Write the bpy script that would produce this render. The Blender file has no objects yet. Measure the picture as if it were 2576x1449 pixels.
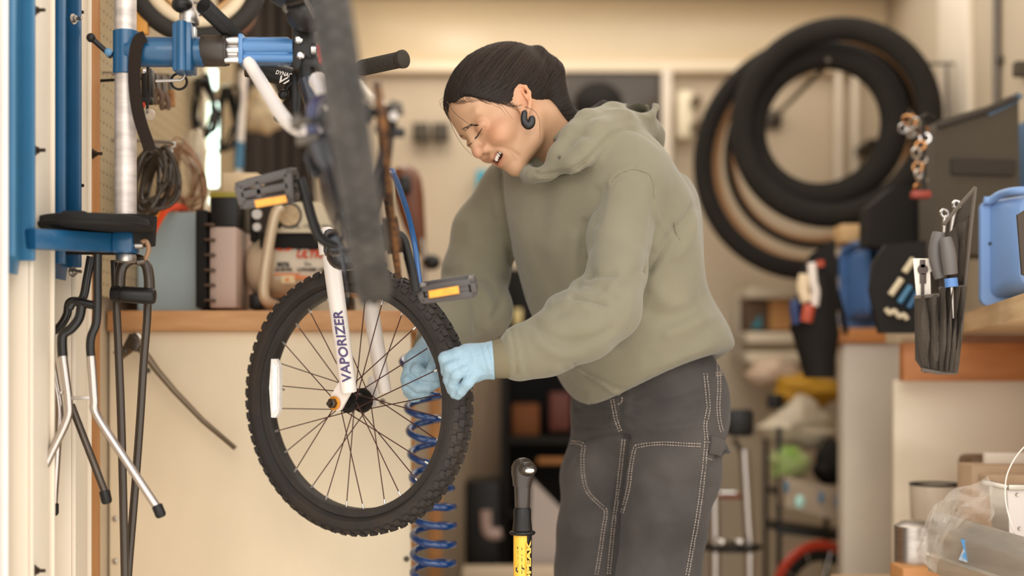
import bpy, bmesh, math, random
import numpy as np
from mathutils import Vector, Matrix, Quaternion
from mathutils.bvhtree import BVHTree
random.seed(7)
SC = bpy.context.scene
COL = SC.collection
F = 3578.0; HC = 0.87
def P(px, py, d):
    return Vector(((px - 1288) * d / F, d, HC - (py - 945) * d / F))
def V(*a): return Vector(a)

# ---------------------------------------------------------------- camera, sky, lights, exposure
cd = bpy.data.cameras.new('camera'); cam = bpy.data.objects.new('camera', cd); COL.objects.link(cam)
cam.location = (0, 0, HC); cam.rotation_euler = (math.radians(90), 0, 0)
cd.sensor_width = 36; cd.lens = 50; cd.shift_y = 220.5 / 2576; cd.clip_start = 0.05; cd.clip_end = 60
cd.dof.use_dof = True; cd.dof.focus_distance = 2.58; cd.dof.aperture_fstop = 1.2
SC.camera = cam
w = bpy.data.worlds.new('sky'); SC.world = w; w.use_nodes = True
wn = w.node_tree.nodes; wl = w.node_tree.links
bg = wn['Background']
tc = wn.new('ShaderNodeTexCoord'); sx = wn.new('ShaderNodeSeparateXYZ'); rp = wn.new('ShaderNodeValToRGB')
wl.new(tc.outputs['Generated'], sx.inputs[0]); wl.new(sx.outputs['Z'], rp.inputs[0]); wl.new(rp.outputs[0], bg.inputs[0])
rp.color_ramp.elements[0].position = 0.0; rp.color_ramp.elements[0].color = (1.0, .945, .87, 1)
rp.color_ramp.elements[1].position = 1.0; rp.color_ramp.elements[1].color = (.86, .93, 1.0, 1)
bg.inputs['Strength'].default_value = 2.05
def area_light(name, loc, target, sx_, sy_, power, col):
    l = bpy.data.lights.new(name, 'AREA'); l.shape = 'RECTANGLE'; l.size = sx_; l.size_y = sy_; l.energy = power; l.color = col
    o = bpy.data.objects.new(name, l); COL.objects.link(o); o.location = loc
    o.rotation_euler = (Vector(target) - Vector(loc)).to_track_quat('-Z', 'Y').to_euler(); return o
area_light('daylight_through_door', (.2, -1.3, 2.7), (.1, 2.8, .9), 2.4, 1.8, 42, (1, .95, .88))
def bulb(name, loc, power, r, col):
    l = bpy.data.lights.new(name, 'POINT'); l.energy = power; l.shadow_soft_size = r; l.color = col
    o = bpy.data.objects.new(name, l); COL.objects.link(o); o.location = loc; return o
bulb('ceiling_bulb', (-.3, 4.35, 2.08), 4, .10, (1, .92, .80))
area_light('added_top_fill', (.35, 3.75, 2.165), (.35, 3.75, 0), 1.8, 2.1, 22, (1, .95, .87))  # added fill lamp under the solid ceiling, lifts the whole interior from above
SC.view_settings.view_transform = 'Standard'; SC.view_settings.look = 'None'
SC.view_settings.exposure = 0.0; SC.view_settings.gamma = 1.0; SC.view_settings.use_curve_mapping = False

# ---------------------------------------------------------------- materials
def lin(c):
    c = [x / 255 for x in c]
    return [x / 12.92 if x <= .04045 else ((x + .055) / 1.055) ** 2.4 for x in c]
MATS = {}
def mat(name, col, rough=.6, metal=0., var=0., vscale=8., bump=0., bscale=60., col2=None, stretch=None, spec=.5, detail=4., sheen=0., coat=0., attr=None, sss=0., thr=None):
    if name in MATS: return MATS[name]
    m = bpy.data.materials.new(name); m.use_nodes = True; n = m.node_tree.nodes; l = m.node_tree.links
    b = n['Principled BSDF']; c = lin(col)
    b.inputs['Base Color'].default_value = (*c, 1); b.inputs['Roughness'].default_value = rough
    b.inputs['Metallic'].default_value = metal; b.inputs['Specular IOR Level'].default_value = spec
    b.inputs['Sheen Weight'].default_value = sheen; b.inputs['Coat Weight'].default_value = coat
    if sss:
        b.inputs['Subsurface Weight'].default_value = sss; b.inputs['Subsurface Radius'].default_value = (.012, .005, .003); b.inputs['Subsurface Scale'].default_value = 1
    t = n.new('ShaderNodeTexCoord'); mp = n.new('ShaderNodeMapping'); l.new(t.outputs['Object'], mp.inputs[0])
    if stretch: mp.inputs['Scale'].default_value = stretch
    colout = None
    if attr:
        a = n.new('ShaderNodeAttribute'); a.attribute_name = attr; colout = a.outputs['Color']
    if var or col2:
        nz = n.new('ShaderNodeTexNoise'); nz.inputs['Scale'].default_value = vscale; nz.inputs['Detail'].default_value = detail
        l.new(mp.outputs[0], nz.inputs['Vector'])
        r = n.new('ShaderNodeValToRGB'); l.new(nz.outputs['Fac'], r.inputs[0])
        lo, hi = thr or (.3, .7)
        r.color_ramp.elements[0].position = lo; r.color_ramp.elements[1].position = hi
        if col2 is not None: a0, a1 = c, lin(col2)
        else: a0, a1 = [x * (1 - var) for x in c], [min(1, x * (1 + var)) for x in c]
        if colout:
            mx = n.new('ShaderNodeMix'); mx.data_type = 'RGBA'; mx.blend_type = 'MULTIPLY'; mx.inputs[0].default_value = 1
            r.color_ramp.elements[0].color = (1 - var,) * 3 + (1,); r.color_ramp.elements[1].color = (1, 1, 1, 1)
            l.new(colout, mx.inputs[6]); l.new(r.outputs[0], mx.inputs[7]); colout = mx.outputs[2]
        else:
            r.color_ramp.elements[0].color = (*a0, 1); r.color_ramp.elements[1].color = (*a1, 1); colout = r.outputs[0]
    if colout: l.new(colout, b.inputs['Base Color'])
    if bump:
        nb = n.new('ShaderNodeTexNoise'); nb.inputs['Scale'].default_value = bscale; nb.inputs['Detail'].default_value = 3
        l.new(mp.outputs[0], nb.inputs['Vector'])
        bp = n.new('ShaderNodeBump'); bp.inputs['Strength'].default_value = bump; bp.inputs['Distance'].default_value = .01
        l.new(nb.outputs['Fac'], bp.inputs['Height']); l.new(bp.outputs[0], b.inputs['Normal'])
    MATS[name] = m; return m
def emit(name, col, s):
    m = bpy.data.materials.new(name); m.use_nodes = True; n = m.node_tree.nodes; b = n['Principled BSDF']
    b.inputs['Base Color'].default_value = (*lin(col), 1); b.inputs['Emission Color'].default_value = (*lin(col), 1); b.inputs['Emission Strength'].default_value = s
    return m
def film(name, col, dens, rough=.2):
    m = bpy.data.materials.new(name); m.use_nodes = True; n = m.node_tree.nodes; l = m.node_tree.links
    out = n['Material Output']; b = n['Principled BSDF']; b.inputs['Base Color'].default_value = (*lin(col), 1); b.inputs['Roughness'].default_value = rough
    tr = n.new('ShaderNodeBsdfTransparent'); mx = n.new('ShaderNodeMixShader'); lw = n.new('ShaderNodeLayerWeight'); lw.inputs[0].default_value = .45
    mt = n.new('ShaderNodeMath'); mt.operation = 'MULTIPLY_ADD'; mt.inputs[1].default_value = .6; mt.inputs[2].default_value = dens; mt.use_clamp = True
    l.new(lw.outputs['Facing'], mt.inputs[0]); l.new(mt.outputs[0], mx.inputs[0]); l.new(tr.outputs[0], mx.inputs[1]); l.new(b.outputs[0], mx.inputs[2]); l.new(mx.outputs[0], out.inputs[0])
    return m

# ---------------------------------------------------------------- mesh building
def frame_from(z, up=None):
    z = Vector(z).normalized(); up = Vector(up) if up is not None else (Vector((0, 0, 1)) if abs(z.z) < .9 else Vector((0, 1, 0)))
    x = up.cross(z).normalized(); y = z.cross(x)
    return Matrix((x, y, z)).transposed()
def spline(pts, n=6, closed=False):
    pts = [Vector(p) for p in pts]; out = []; N = len(pts)
    rng = range(N if closed else N - 1)
    for i in rng:
        g = (lambda k: pts[k % N]) if closed else (lambda k: pts[min(max(k, 0), N - 1)])
        p0, p1, p2, p3 = g(i - 1), g(i), g(i + 1), g(i + 2)
        for k in range(n):
            t = k / n
            out.append(.5 * ((2 * p1) + (p2 - p0) * t + (2 * p0 - 5 * p1 + 4 * p2 - p3) * t * t + (3 * p1 - p0 - 3 * p2 + p3) * t ** 3))
    if not closed: out.append(pts[-1])
    return out
class MB:
    def __init__(s): s.v = []; s.f = []
    def add(s, vs, fs):
        o = len(s.v); s.v += [Vector(v) for v in vs]; s.f += [tuple(i + o for i in f) for f in fs]; return s
    def box(s, c, size, R=None, bev=0.):
        c = Vector(c); hx, hy, hz = [a / 2 for a in size]; b = min(bev, hx * .9, hy * .9, hz * .9)
        R = R or Matrix.Identity(3)
        if b <= 0:
            vs = [c + R @ Vector((x * hx, y * hy, z * hz)) for x in (-1, 1) for y in (-1, 1) for z in (-1, 1)]
            return s.add(vs, [(0, 1, 3, 2), (4, 6, 7, 5), (0, 4, 5, 1), (2, 3, 7, 6), (0, 2, 6, 4), (1, 5, 7, 3)])
        bm = bmesh.new(); bmesh.ops.create_cube(bm, size=1)
        for v in bm.verts: v.co = Vector((v.co.x * 2 * hx, v.co.y * 2 * hy, v.co.z * 2 * hz))
        bmesh.ops.bevel(bm, geom=bm.edges[:], offset=b, segments=2, affect='EDGES', profile=.5)
        bm.verts.index_update()
        s.add([c + R @ v.co for v in bm.verts], [tuple(v.index for v in f.verts) for f in bm.faces]); bm.free(); return s
    def bar(s, p0, p1, w_, h_, up=None, bev=0.):
        p0, p1 = Vector(p0), Vector(p1); R = frame_from(p1 - p0, up)
        return s.box((p0 + p1) / 2, (w_, h_, (p1 - p0).length), R, bev)
    def rings(s, rings, cap=True, closed=False):
        n = len(rings[0]); o = len(s.v)
        for r in rings: s.v += [Vector(p) for p in r]
        m = len(rings)
        for i in range(m if closed else m - 1):
            a, b = o + i * n, o + ((i + 1) % m) * n
            for k in range(n):
                k2 = (k + 1) % n
                s.f.append((a + k, a + k2, b + k2, b + k))
        if cap and not closed:
            s.f.append(tuple(o + k for k in reversed(range(n)))); s.f.append(tuple(o + (m - 1) * n + k for k in range(n)))
        return s
    def tube(s, pts, r, n=10, closed=False, cap=True, flat=None, up=None):
        pts = [Vector(p) for p in pts]; N = len(pts)
        rr = r if isinstance(r, (list, tuple)) else [r] * N
        rings = []; prev = None
        for i in range(N):
            t = (pts[(i + 1) % N] - pts[i - 1]) if closed else (pts[min(i + 1, N - 1)] - pts[max(i - 1, 0)])
            t.normalize()
            if prev is None: x = frame_from(t, up).col[0]
            else:
                x = (prev - t * prev.dot(t)).normalized()
            prev = x; y = t.cross(x)
            fx, fy = flat or (1, 1)
            rings.append([pts[i] + (x * math.cos(a) * fx + y * math.sin(a) * fy) * rr[i] for a in (2 * math.pi * k / n for k in range(n))])
        return s.rings(rings, cap, closed)
    def lathe(s, p, axis, prof, n=24, cap=True):
        p = Vector(p); R = frame_from(axis)
        return s.rings([[p + R @ Vector((r * math.cos(a), r * math.sin(a), t)) for a in (2 * math.pi * k / n for k in range(n))] for t, r in prof], cap)
    def cyl(s, p0, p1, r, n=16, r1=None):
        return s.tube([p0, p1], [r, r if r1 is None else r1], n)
    def torus(s, c, axis, prof, n=64, a0=0., a1=None):
        # prof: closed list of (radial, axial)
        c = Vector(c); R = frame_from(axis)
        closed = a1 is None; cnt = n if closed else n + 1; span = 2 * math.pi if closed else a1 - a0
        return s.rings([[c + R @ Vector((rr * math.cos(a), rr * math.sin(a), z)) for rr, z in prof] for a in (a0 + span * k / n for k in range(cnt))], not closed, closed)
    def prism(s, poly, vec):
        poly = [Vector(p) for p in poly]; vec = Vector(vec); n = len(poly)
        return s.rings([poly, [p + vec for p in poly]])
    def ell(s, c, rad, R=None, n=16, m=10):
        c = Vector(c); R = R or Matrix.Identity(3); rings = []
        for j in range(1, m):
            th = math.pi * j / m
            rings.append([c + R @ Vector((rad[0] * math.sin(th) * math.cos(a), rad[1] * math.sin(th) * math.sin(a), -rad[2] * math.cos(th))) for a in (2 * math.pi * k / n for k in range(n))])
        return s.rings(rings)
    def build(s, name, m, parent=None, label=None, base=None, smooth=40, cols=None):
        me = bpy.data.meshes.new(name)
        org = parent.get('_o') if parent is not None else None
        if org is None:
            if base is None:
                lo = [min(v[i] for v in s.v) for i in range(3)]; hi = [max(v[i] for v in s.v) for i in range(3)]
                base = ((lo[0] + hi[0]) / 2, (lo[1] + hi[1]) / 2, lo[2])
            org = tuple(base)
        O_ = Vector(org)
        me.from_pydata([tuple(v - O_) for v in s.v], [], s.f)
        me.materials.append(m)
        if smooth:
            me.shade_smooth(); me.set_sharp_from_angle(angle=math.radians(smooth))
        if cols is not None:
            ca = me.color_attributes.new('Col', 'FLOAT_COLOR', 'POINT'); ca.data.foreach_set('color', np.asarray(cols, dtype=np.float32).ravel())
        o = bpy.data.objects.new(name, me); COL.objects.link(o)
        ORG[o.name] = org
        if parent is not None: o.parent = parent
        else: o.location = org
        o['_o'] = org
        if label: o['label'] = label
        return o
ORG = {}
def tag(o, label, cat, group=None, kind=None):
    if label: o['label'] = label
    if cat: o['category'] = cat
    if group: o['group'] = group
    if kind: o['kind'] = kind
    return o
def thing(name, label, cat, loc, group=None):
    o = bpy.data.objects.new(name, None); COL.objects.link(o); o.location = loc; o['_o'] = tuple(loc); o.empty_display_size = .05
    return tag(o, label, cat, group)
def part_empty(name, parent, label=None):
    o = bpy.data.objects.new(name, None); COL.objects.link(o); o.parent = parent; o['_o'] = parent['_o']; o.empty_display_size = .02
    if label: o['label'] = label
    return o
def struct(o): o['kind'] = 'structure'; return o
def dup(root, delta):
    r = root.copy(); COL.objects.link(r); r.location = root.location + Vector(delta)
    for ch in root.children:
        c = ch.copy(); COL.objects.link(c); c.parent = r
        for g in ch.children:
            d = g.copy(); COL.objects.link(d); d.parent = c
    return r
def text(name, body, p, right, up, size, m, parent, width=None, shear=0., bold=0., ext=.0004, spacing=1.):
    cu = bpy.data.curves.new(name, 'FONT'); cu.body = body; cu.size = size; cu.extrude = ext; cu.shear = shear; cu.offset = bold; cu.space_character = spacing
    cu.resolution_u = 3
    cu.materials.append(m); o = bpy.data.objects.new(name, cu); COL.objects.link(o)
    right = Vector(right).normalized(); up = Vector(up); up = (up - right * up.dot(right)).normalized(); z = right.cross(up)
    M = Matrix((right, up, z)).transposed().to_4x4()
    if width:
        bpy.context.view_layer.update()
        wd = o.dimensions.x
        if wd > 1e-6: M = M @ Matrix.Diagonal((width / wd, 1, 1, 1))
    M.translation = Vector(p) - Vector(parent['_o'])
    bpy.context.view_layer.update()
    me = bpy.data.meshes.new_from_object(o.evaluated_get(bpy.context.evaluated_depsgraph_get()))
    bpy.data.objects.remove(o); o = bpy.data.objects.new(name, me); COL.objects.link(o)
    me.transform(M); me.name = name
    o.parent = parent; o['_o'] = parent['_o']
    return o
# ---------------------------------------------------------------- shared materials
M_cream = mat('cream_wall_paint', (216, 201, 176), .55, var=.07, vscale=2.2, bump=.03, bscale=30)
M_cream2 = mat('beige_wall_paint', (202, 184, 158), .5, var=.06, vscale=3)
M_post = mat('white_channel_paint', (232, 218, 198), .45, var=.06, vscale=6, stretch=(1, 1, .2), bump=.02)
M_floor = mat('pale_floor', (206, 194, 174), .6, var=.1, vscale=5, bump=.1)
M_blue = mat('blue_enamel', (18, 78, 116), .36, var=.08, vscale=14, coat=.25)
M_bluel = mat('light_blue_enamel', (52, 108, 142), .34, var=.06, vscale=14, coat=.2)
M_wood = mat('pine_board', (196, 138, 82), .6, var=.22, vscale=6, stretch=(1, 8, .7), bump=.06)
M_woodx = mat('pine_edge_grain', (208, 158, 108), .55, col2=(172, 114, 66), vscale=5, stretch=(1, 1, 6), bump=.05, thr=(.35, .75))
M_ply = mat('scuffed_plywood', (238, 220, 190), .6, var=.09, vscale=4, stretch=(1, 1, .5), bump=.03, bscale=40)
M_blk = mat('black_plastic', (23, 20, 18), .42, var=.1, spec=.35)
M_blkm = mat('matte_black', (27, 23, 20), .75, var=.12, spec=.3)
M_rub = mat('rubber', (42, 37, 34), .75, var=.18, vscale=25, bump=.15, bscale=120)
M_chr = mat('chrome', (205, 200, 196), .22, metal=1.)
M_steel = mat('brushed_steel', (188, 180, 172), .38, metal=1., var=.12, vscale=30, stretch=(1, 1, 6))
M_dsteel = mat('dark_steel', (92, 84, 76), .38, metal=1., var=.15, vscale=30)
M_white = mat('white_paint', (232, 220, 210), .35, var=.04, coat=.2)
M_beige = mat('beige_enamel', (206, 190, 160), .5, var=.05)
M_orange = mat('amber_reflector', (240, 160, 50), .3, var=.12, vscale=90)
M_red = mat('red_plastic', (205, 58, 32), .4)
M_rust = mat('rusty_steel', (150, 100, 52), .6, metal=.4, var=.4, vscale=60)

# ---------------------------------------------------------------- the setting: the inside of a box trailer
XL, XR, YB, ZC = -0.86, 1.32, 5.0, 2.19
struct(MB().box((.23, 3.5, -.03), (2.3, 3.2, .06)).build('floor', M_floor))
struct(MB().box((.23, 3.6, ZC + .03), (2.3, 2.9, .06)).build('ceiling', M_cream))
struct(MB().box((XL - .03, 3.5, 1.1), (.06, 3.0, 2.2)).build('wall_left', M_cream2))
struct(MB().box((XR + .03, 3.7, 1.1), (.06, 2.6, 2.2)).build('wall_right', mat('drab_wall_paint', (196, 180, 156), .6, var=.07, vscale=2.5)))
wb = struct(MB().box((.23, YB + .03, 1.1), (2.3, .06, 2.2)).build('wall_back', M_cream2))
up_ = struct(MB().box((.23, YB - .012, 2.075), (2.17, .024, .225), bev=.004).build('trim_1', mat('upper_panel_gloss', (226, 206, 172), .3, var=.05, vscale=2)))
struct(MB().box((.23, YB - .03, 1.945), (2.17, .06, .04), bev=.006).build('trim_2', mat('lintel_paint', (240, 222, 192), .35)))
# ---- posts, rails on the left wall (vertical members, seen along the wall)
def wpost(n, y0, y1, x1, m, z0=0, z1=2.19, lip=True):
    b = MB().box((XL + (x1 - XL) / 2, (y0 + y1) / 2, (z0 + z1) / 2), (x1 - XL, y1 - y0, z1 - z0), bev=.004)
    if lip:
        b.box((x1 + .003, y0 + .004, (z0 + z1) / 2), (.008, .008, z1 - z0), bev=.002); b.box((x1 + .003, y1 - .004, (z0 + z1) / 2), (.008, .008, z1 - z0), bev=.002)
    return struct(b.build(n, m))
t3 = wpost('trim_3', 2.02, 2.2, -.785, mat('door_frame_white', (236, 230, 222), .4, var=.04))
t4 = wpost('trim_4', 2.31, 2.425, -.785, M_post)
t5 = wpost('trim_5', 2.535, 2.635, -.785, M_post)
t6 = wpost('trim_6', 2.645, 2.715, -.785, mat('pine_stud', (190, 132, 74), .6, col2=(160, 102, 50), vscale=5, stretch=(6, 6, .6), bump=.05), lip=False)
t7 = wpost('trim_7', 2.22, 2.30, -.812, M_post, lip=False)
t8 = wpost('trim_8', 2.43, 2.53, -.82, M_post, lip=False)
def bolt(parent, p, ax, s=.006, name='bolt', m=None):
    ax = Vector(ax).normalized(); p = Vector(p)
    b = MB().lathe(p, ax, [(0, s * 1.6), (s * .35, s * 1.6), (s * .35, s), (s * 1.3, s), (s * 1.3, s * .55), (s * 3.2, s * .5)], 8)
    return b.build(name, m or M_dsteel, parent)
for z in (1.47, 1.24, .55): bolt(t4, (-.785, 2.335, z), (1, -.1, 0))
for z in (1.52, 1.21): bolt(t5, (-.785, 2.545, z), (1, -.1, 0))
bolt(t6, (-.785, 2.66, 1.285), (1, -.1, 0))
# pegboard sheet with slots
m = bpy.data.materials.new('pegboard'); m.use_nodes = True; n = m.node_tree.nodes; l = m.node_tree.links
tcn = n.new('ShaderNodeTexCoord'); mpn = n.new('ShaderNodeMapping'); l.new(tcn.outputs['Object'], mpn.inputs[0]); mpn.inputs['Scale'].default_value = (1, 40, 40)
vr = n.new('ShaderNodeTexVoronoi'); vr.inputs['Randomness'].default_value = 0; vr.inputs['Scale'].default_value = 1; l.new(mpn.outputs[0], vr.inputs['Vector'])
rr_ = n.new('ShaderNodeValToRGB'); l.new(vr.outputs['Distance'], rr_.inputs[0]); rr_.color_ramp.elements[0].position = .09; rr_.color_ramp.elements[0].color = (.02, .018, .015, 1)
rr_.color_ramp.elements[1].position = .13; rr_.color_ramp.elements[1].color = (*lin((176, 156, 122)), 1); l.new(rr_.outputs[0], n['Principled BSDF'].inputs['Base Color']); n['Principled BSDF'].inputs['Roughness'].default_value = .6
M_peg = m
peg = tag(MB().box((XL + .03, 3.47, 1.6), (.012, 1.5, 1.14), bev=.002).build('pegboard', M_peg), 'beige perforated pegboard sheet on the side wall above the bench', 'pegboard')
XP = XL + .036   # face of the pegboard

# ---------------------------------------------------------------- left workbench with plywood end panel
wbn = thing('workbench', 'wooden workbench with pale scuffed plywood end panel, carrying the air compressor', 'workbench', (-.53, 3.4, 0))
zt = P(0, 781, 3.0).z; zb = P(0, 833, 3.0).z
tb = MB()
x0b, x1b = XL + .005, P(1043, 0, 3.0).x
tb.box(((x0b + x1b) / 2, 3.7, (zt + zb) / 2), (x1b - x0b, 1.4, zt - zb), bev=.003).build('bench_top', M_woodx, wbn)
xe = P(1033, 0, 3.02).x
pb = MB().box(((x0b + xe) / 2, 3.03, zb / 2), (xe - x0b, .02, zb - .0), bev=.002).build('end_panel', M_ply, wbn)
for px, py in ((290, 1305), (290, 1412), (1023, 1406), (962, 1010), (372, 932)):
    MB().lathe(P(px, py, 3.02), (0, -1, 0), [(0, .006), (.003, .006), (.005, .003)], 10).build('screw_head', M_dsteel if px > 300 else M_steel, pb)
MB().box((xe - .02, 4.35, zb / 2), (.04, .06, zb), bev=.003).build('leg', M_wood, wbn); MB().box((xe - .02, 3.12, zb / 2), (.04, .06, zb), bev=.003).build('leg', M_wood, wbn)
# ---------------------------------------------------------------- repair stand on the wall
D = 2.45
st = thing('repair_stand', 'blue wall-mounted bike repair stand with steel pole and clamp arm', 'repair stand', (-.72, 2.4, .9))
def rail(y0, y1, x, ztop, zbot, rnd, m):
    # channel seen from its open side: web and two flanges
    b = MB(); yc = (y0 + y1) / 2; w_ = y1 - y0
    b.box((x, yc, (ztop + zbot) / 2), (.006, w_, ztop - zbot), bev=.002)
    b.box((x + .012, y0 + .003, (ztop + zbot) / 2), (.026, .006, ztop - zbot), bev=.002)
    b.box((x + .012, y1 - .003, (ztop + zbot) / 2), (.026, .006, ztop - zbot), bev=.002)
    b.tube([(x, yc, zbot + w_ * .1), (x, yc, zbot - w_ * .25)], [w_ / 2, w_ * .36], 14, flat=(.1, 1), up=(0, 1, 0))
    return b.build('wall_channel', m, st)
r1 = rail(2.205, 2.30, -.795, 2.1, P(0, 650, 2.25).z, 1, M_bluel)
r2 = rail(2.435, 2.53, -.79, 2.1, P(0, 668, 2.48).z, 1, M_blue)
for px, py in ((152, 684), (154, 48)): bolt(r2, P(px, py, 2.47) + V(.02, 0, 0), (1, -.4, 0), .006, 'bolt', M_steel)
# support arm
a0, a1 = P(62, 598, 2.27), P(338, 612, 2.44)
MB().bar(a0 + V(0, .02, 0), P(295, 612, 2.46), .03, .033, bev=.003).build('support_arm', M_blue, st)
MB().lathe(P(317, 638, D), (0, 0, 1), [(0, .0195), (.002, .0205), (.036, .0205), (.038, .0195)], 24).build('arm_socket', M_blue, st)
MB().box(P(316, 612, D), (.037, .05, .036), bev=.006).build('socket_block', M_blue, st)
MB().lathe(P(317, 660, D), (0, 0, 1), [(0, .015), (.001, .0175), (.012, .0175), (.014, .016)], 24).build('pole_end', M_steel, st)
MB().tube([P(163, 632, 2.48), P(310, 633, 2.46)], .006, 8).build('brace', M_blkm, st)
MB().cyl(P(341, 617, D - .01), P(360, 617, D - .01), .0065, 12).build('pinch_bolt', M_steel, st)
# pole
pole = MB(); pts = [P(317, 655, D)]
pole.lathe(P(316, 600, D), (0, 0, 1), [(0, .0185), (1.0, .0185)], 28).build('pole', mat('wrapped_steel_pole', (206, 194, 186), .5, metal=.6, var=.2, vscale=22, stretch=(.8, .8, 3), bump=.08, bscale=40), st)
# round black plate around the pole foot
tr = MB(); c = P(235, 566, D - .03)
tr.lathe(c + V(0, 0, -.012), (0, 0, 1), [(0, .085), (.004, .098), (.010, .1), (.012, .094), (.022, .092), (.024, .085)], 40)
tr.lathe(c + V(.05, .05, .0), (0, 0, 1), [(-.03, .042), (.02, .045)], 24)
tr.box(c + V(-.02, -.04, .014), (.04, .015, .01), bev=.003)
tr.build('foot_plate', M_blkm, st)
# T collar and clamp arm
MB().lathe(P(317, 188, D), (0, 0, 1), [(0, .0205), (.001, .0222), (.074, .0222), (.075, .0205)], 28).build('collar', M_blue, st)
MB().lathe(P(320, 131, D), (1, 0, 0), [(0, .024), (.02, .0255), (.132, .0255), (.134, .024)], 28).build('clamp_tube', M_blue, st)
hb = MB(); c = P(465, 124, D - .012)
hb.box(c, (.033, .05, 122 * D / F), bev=.004)
hb.cyl(c + V(0, -.024, .042), c + V(0, -.024, -.042), .0085, 14)
hb.build('height_block', M_blue, st)
MB().lathe(P(476, 62, D - .01), (0, 0, 1), [(0, .0165), (.002, .017), (.018, .017), (.026, .013), (.03, .010), (.045, .009)], 20).build('knob_base', M_steel, st)
kn = MB(); kn.ell(P(458, 12, D - .02), (.018, .018, .014)); kn.build('knob', M_blk, st)
MB().torus(P(490, 22, D - .01), (.6, -.7, 0), [(.012 + .003 * math.cos(a), .003 * math.sin(a)) for a in (k * math.pi / 4 for k in range(8))], 24).build('ring', M_steel, st)
MB().lathe(P(508, 128, D), (1, 0, 0), [(0, .025), (.002, .0266), (.041, .0266), (.042, .0255), (.045, .0255), (.046, .0225)], 28).build('bushing', mat('dark_bushing', (62, 52, 44), .35, var=.1), st)
cb = MB()
for dz in (-.017, 0, .017): cb.cyl(P(570, 130, D) + V(0, -.012, dz), P(614, 130, D) + V(0, -.012, dz), .0062, 12)
cb.cyl(P(560, 130, D), P(600, 130, D), .015, 16)
cb.build('clamp_rods', M_chr, st)
jb = MB(); c = P(673, 130, D)
jb.box(c, (128 * D / F, .05, 62 * D / F), bev=.008)
jb.cyl(P(608, 118, D - .018), P(738, 118, D - .018), .013, 16); jb.cyl(P(608, 146, D - .02), P(738, 146, D - .02), .008, 14)
jb.box(P(612, 130, D - .005), (.008, .055, .05), bev=.002)
jb.build('clamp_body', mat('blue_clamp', (74, 122, 172), .36, var=.05, vscale=20, coat=.3), st)
jw = MB(); c = P(768, 125, D)
jw.box(c, (.04, .06, .085), bev=.01); jw.box(P(775, 80, D), (.03, .045, .03), bev=.006); jw.box(P(790, 165, D - .01), (.03, .05, .018), bev=.005)
jj = jw.build('clamp_jaw', M_blk, st)
for px, py in ((752, 101), (757, 140)): MB().lathe(P(px, py, D - .03), (0, -1, 0), [(0, .007), (.005, .007), (.008, .004)], 12).build('bolt_head', M_chr, jj)
MB().lathe(P(785, 125, D - .03), (1, 0, 0), [(0, .012), (.008, .012)], 16).build('nut', M_chr, jj)
MB().bar(P(802, 115, D - .03), P(808, 162, D - .035), .009, .016, bev=.003).build('red_lever', M_red, jj)
# release handle on the collar
hd = MB().tube([P(282, 143, D), P(226, 92, D - .01)], [.0045, .005], 10)
hd.ell(P(229, 95, D - .01), (.008, .008, .008)); hd.build('handle', M_blk, st)
MB().lathe(P(274, 134, D - .004), (.2, -1, 0), [(-.01, .0065), (.012, .0065), (.013, .003)], 14).build('handle_pivot', M_bluel, st)

# ---------------------------------------------------------------- strap on the arm, light set hanging below
sp = spline([P(366, 92, D - .03), P(350, 100, D - .034), P(341, 130, D - .036), P(338, 180, D - .034), P(340, 230, D - .03), P(347, 280, D - .026), P(357, 318, D - .022), P(369, 352, D - .02), P(377, 378, D - .02)], 5)
MB().tube(sp, .0105, 8, flat=(1, .14), up=(0, 1, 0)).build('x', mat('strap_black', (38, 29, 22), .9, spec=.2))
o = bpy.data.objects['x']; o.name = 'strap'; tag(o, 'long black velcro strap slung over the blue stand arm', 'strap')
lg = thing('key_bunch', 'small clear beads and black cord lock dangling beside the steel pole', 'charm', P(372, 290, 2.6))
for px, py, r in ((348, 290, .009), (376, 288, .011), (362, 296, .007)):
    MB().ell(P(px, py, 2.6), (r, r, r)).build('bead', film('clear_bead%d' % px, (225, 210, 195), .25, .1), lg)
MB().tube(spline([P(372, 168, 2.478), P(372, 190, 2.56), P(372, 235, 2.6), P(370, 285, 2.6)], 4), .0025, 6).build('cord', M_blk, lg)
bl = thing('bike_light', 'black bike light with clear lens hanging behind the strap', 'light', P(370, 250, 2.75))
b_ = MB(); b_.box(P(372, 212, 2.75), (.022, .03, .06), bev=.006); b_.box(P(368, 252, 2.75), (.026, .026, .016), bev=.004); b_.tube(spline([V(XP - .01, 2.77, P(0, 200, 2.75).z), P(350, 198, 2.77), P(372, 200, 2.75)], 3), .003, 6); b_.build('housing', M_blk, bl)
MB().lathe(P(363, 181, 2.74), (0, -1, .3), [(0, .007), (.006, .006), (.01, .001)], 12).build('lens', M_chr, bl)
MB().bar(P(360, 258, 2.735), P(362, 270, 2.735), .006, .004).build('tail_lamp', M_red, bl)
# ring hanging at the hook
hk = thing('loop_hook', 'bent wire hook with a dark split ring under the blue block', 'hook', P(430, 200, 2.5))
MB().tube(spline([P(465, 188, D), P(460, 198, D), P(448, 202, D), P(392, 204, D)], 4), .0026, 8).build('wire_hook', M_steel, hk)
c = P(450, 205, 2.46)
MB().torus(c, (.2, -1, 0), [(.0135 + .0022 * math.cos(a), .0022 * math.sin(a)) for a in (k * math.pi / 4 for k in range(8))], 32).build('split_ring', M_blkm, hk)

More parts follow.
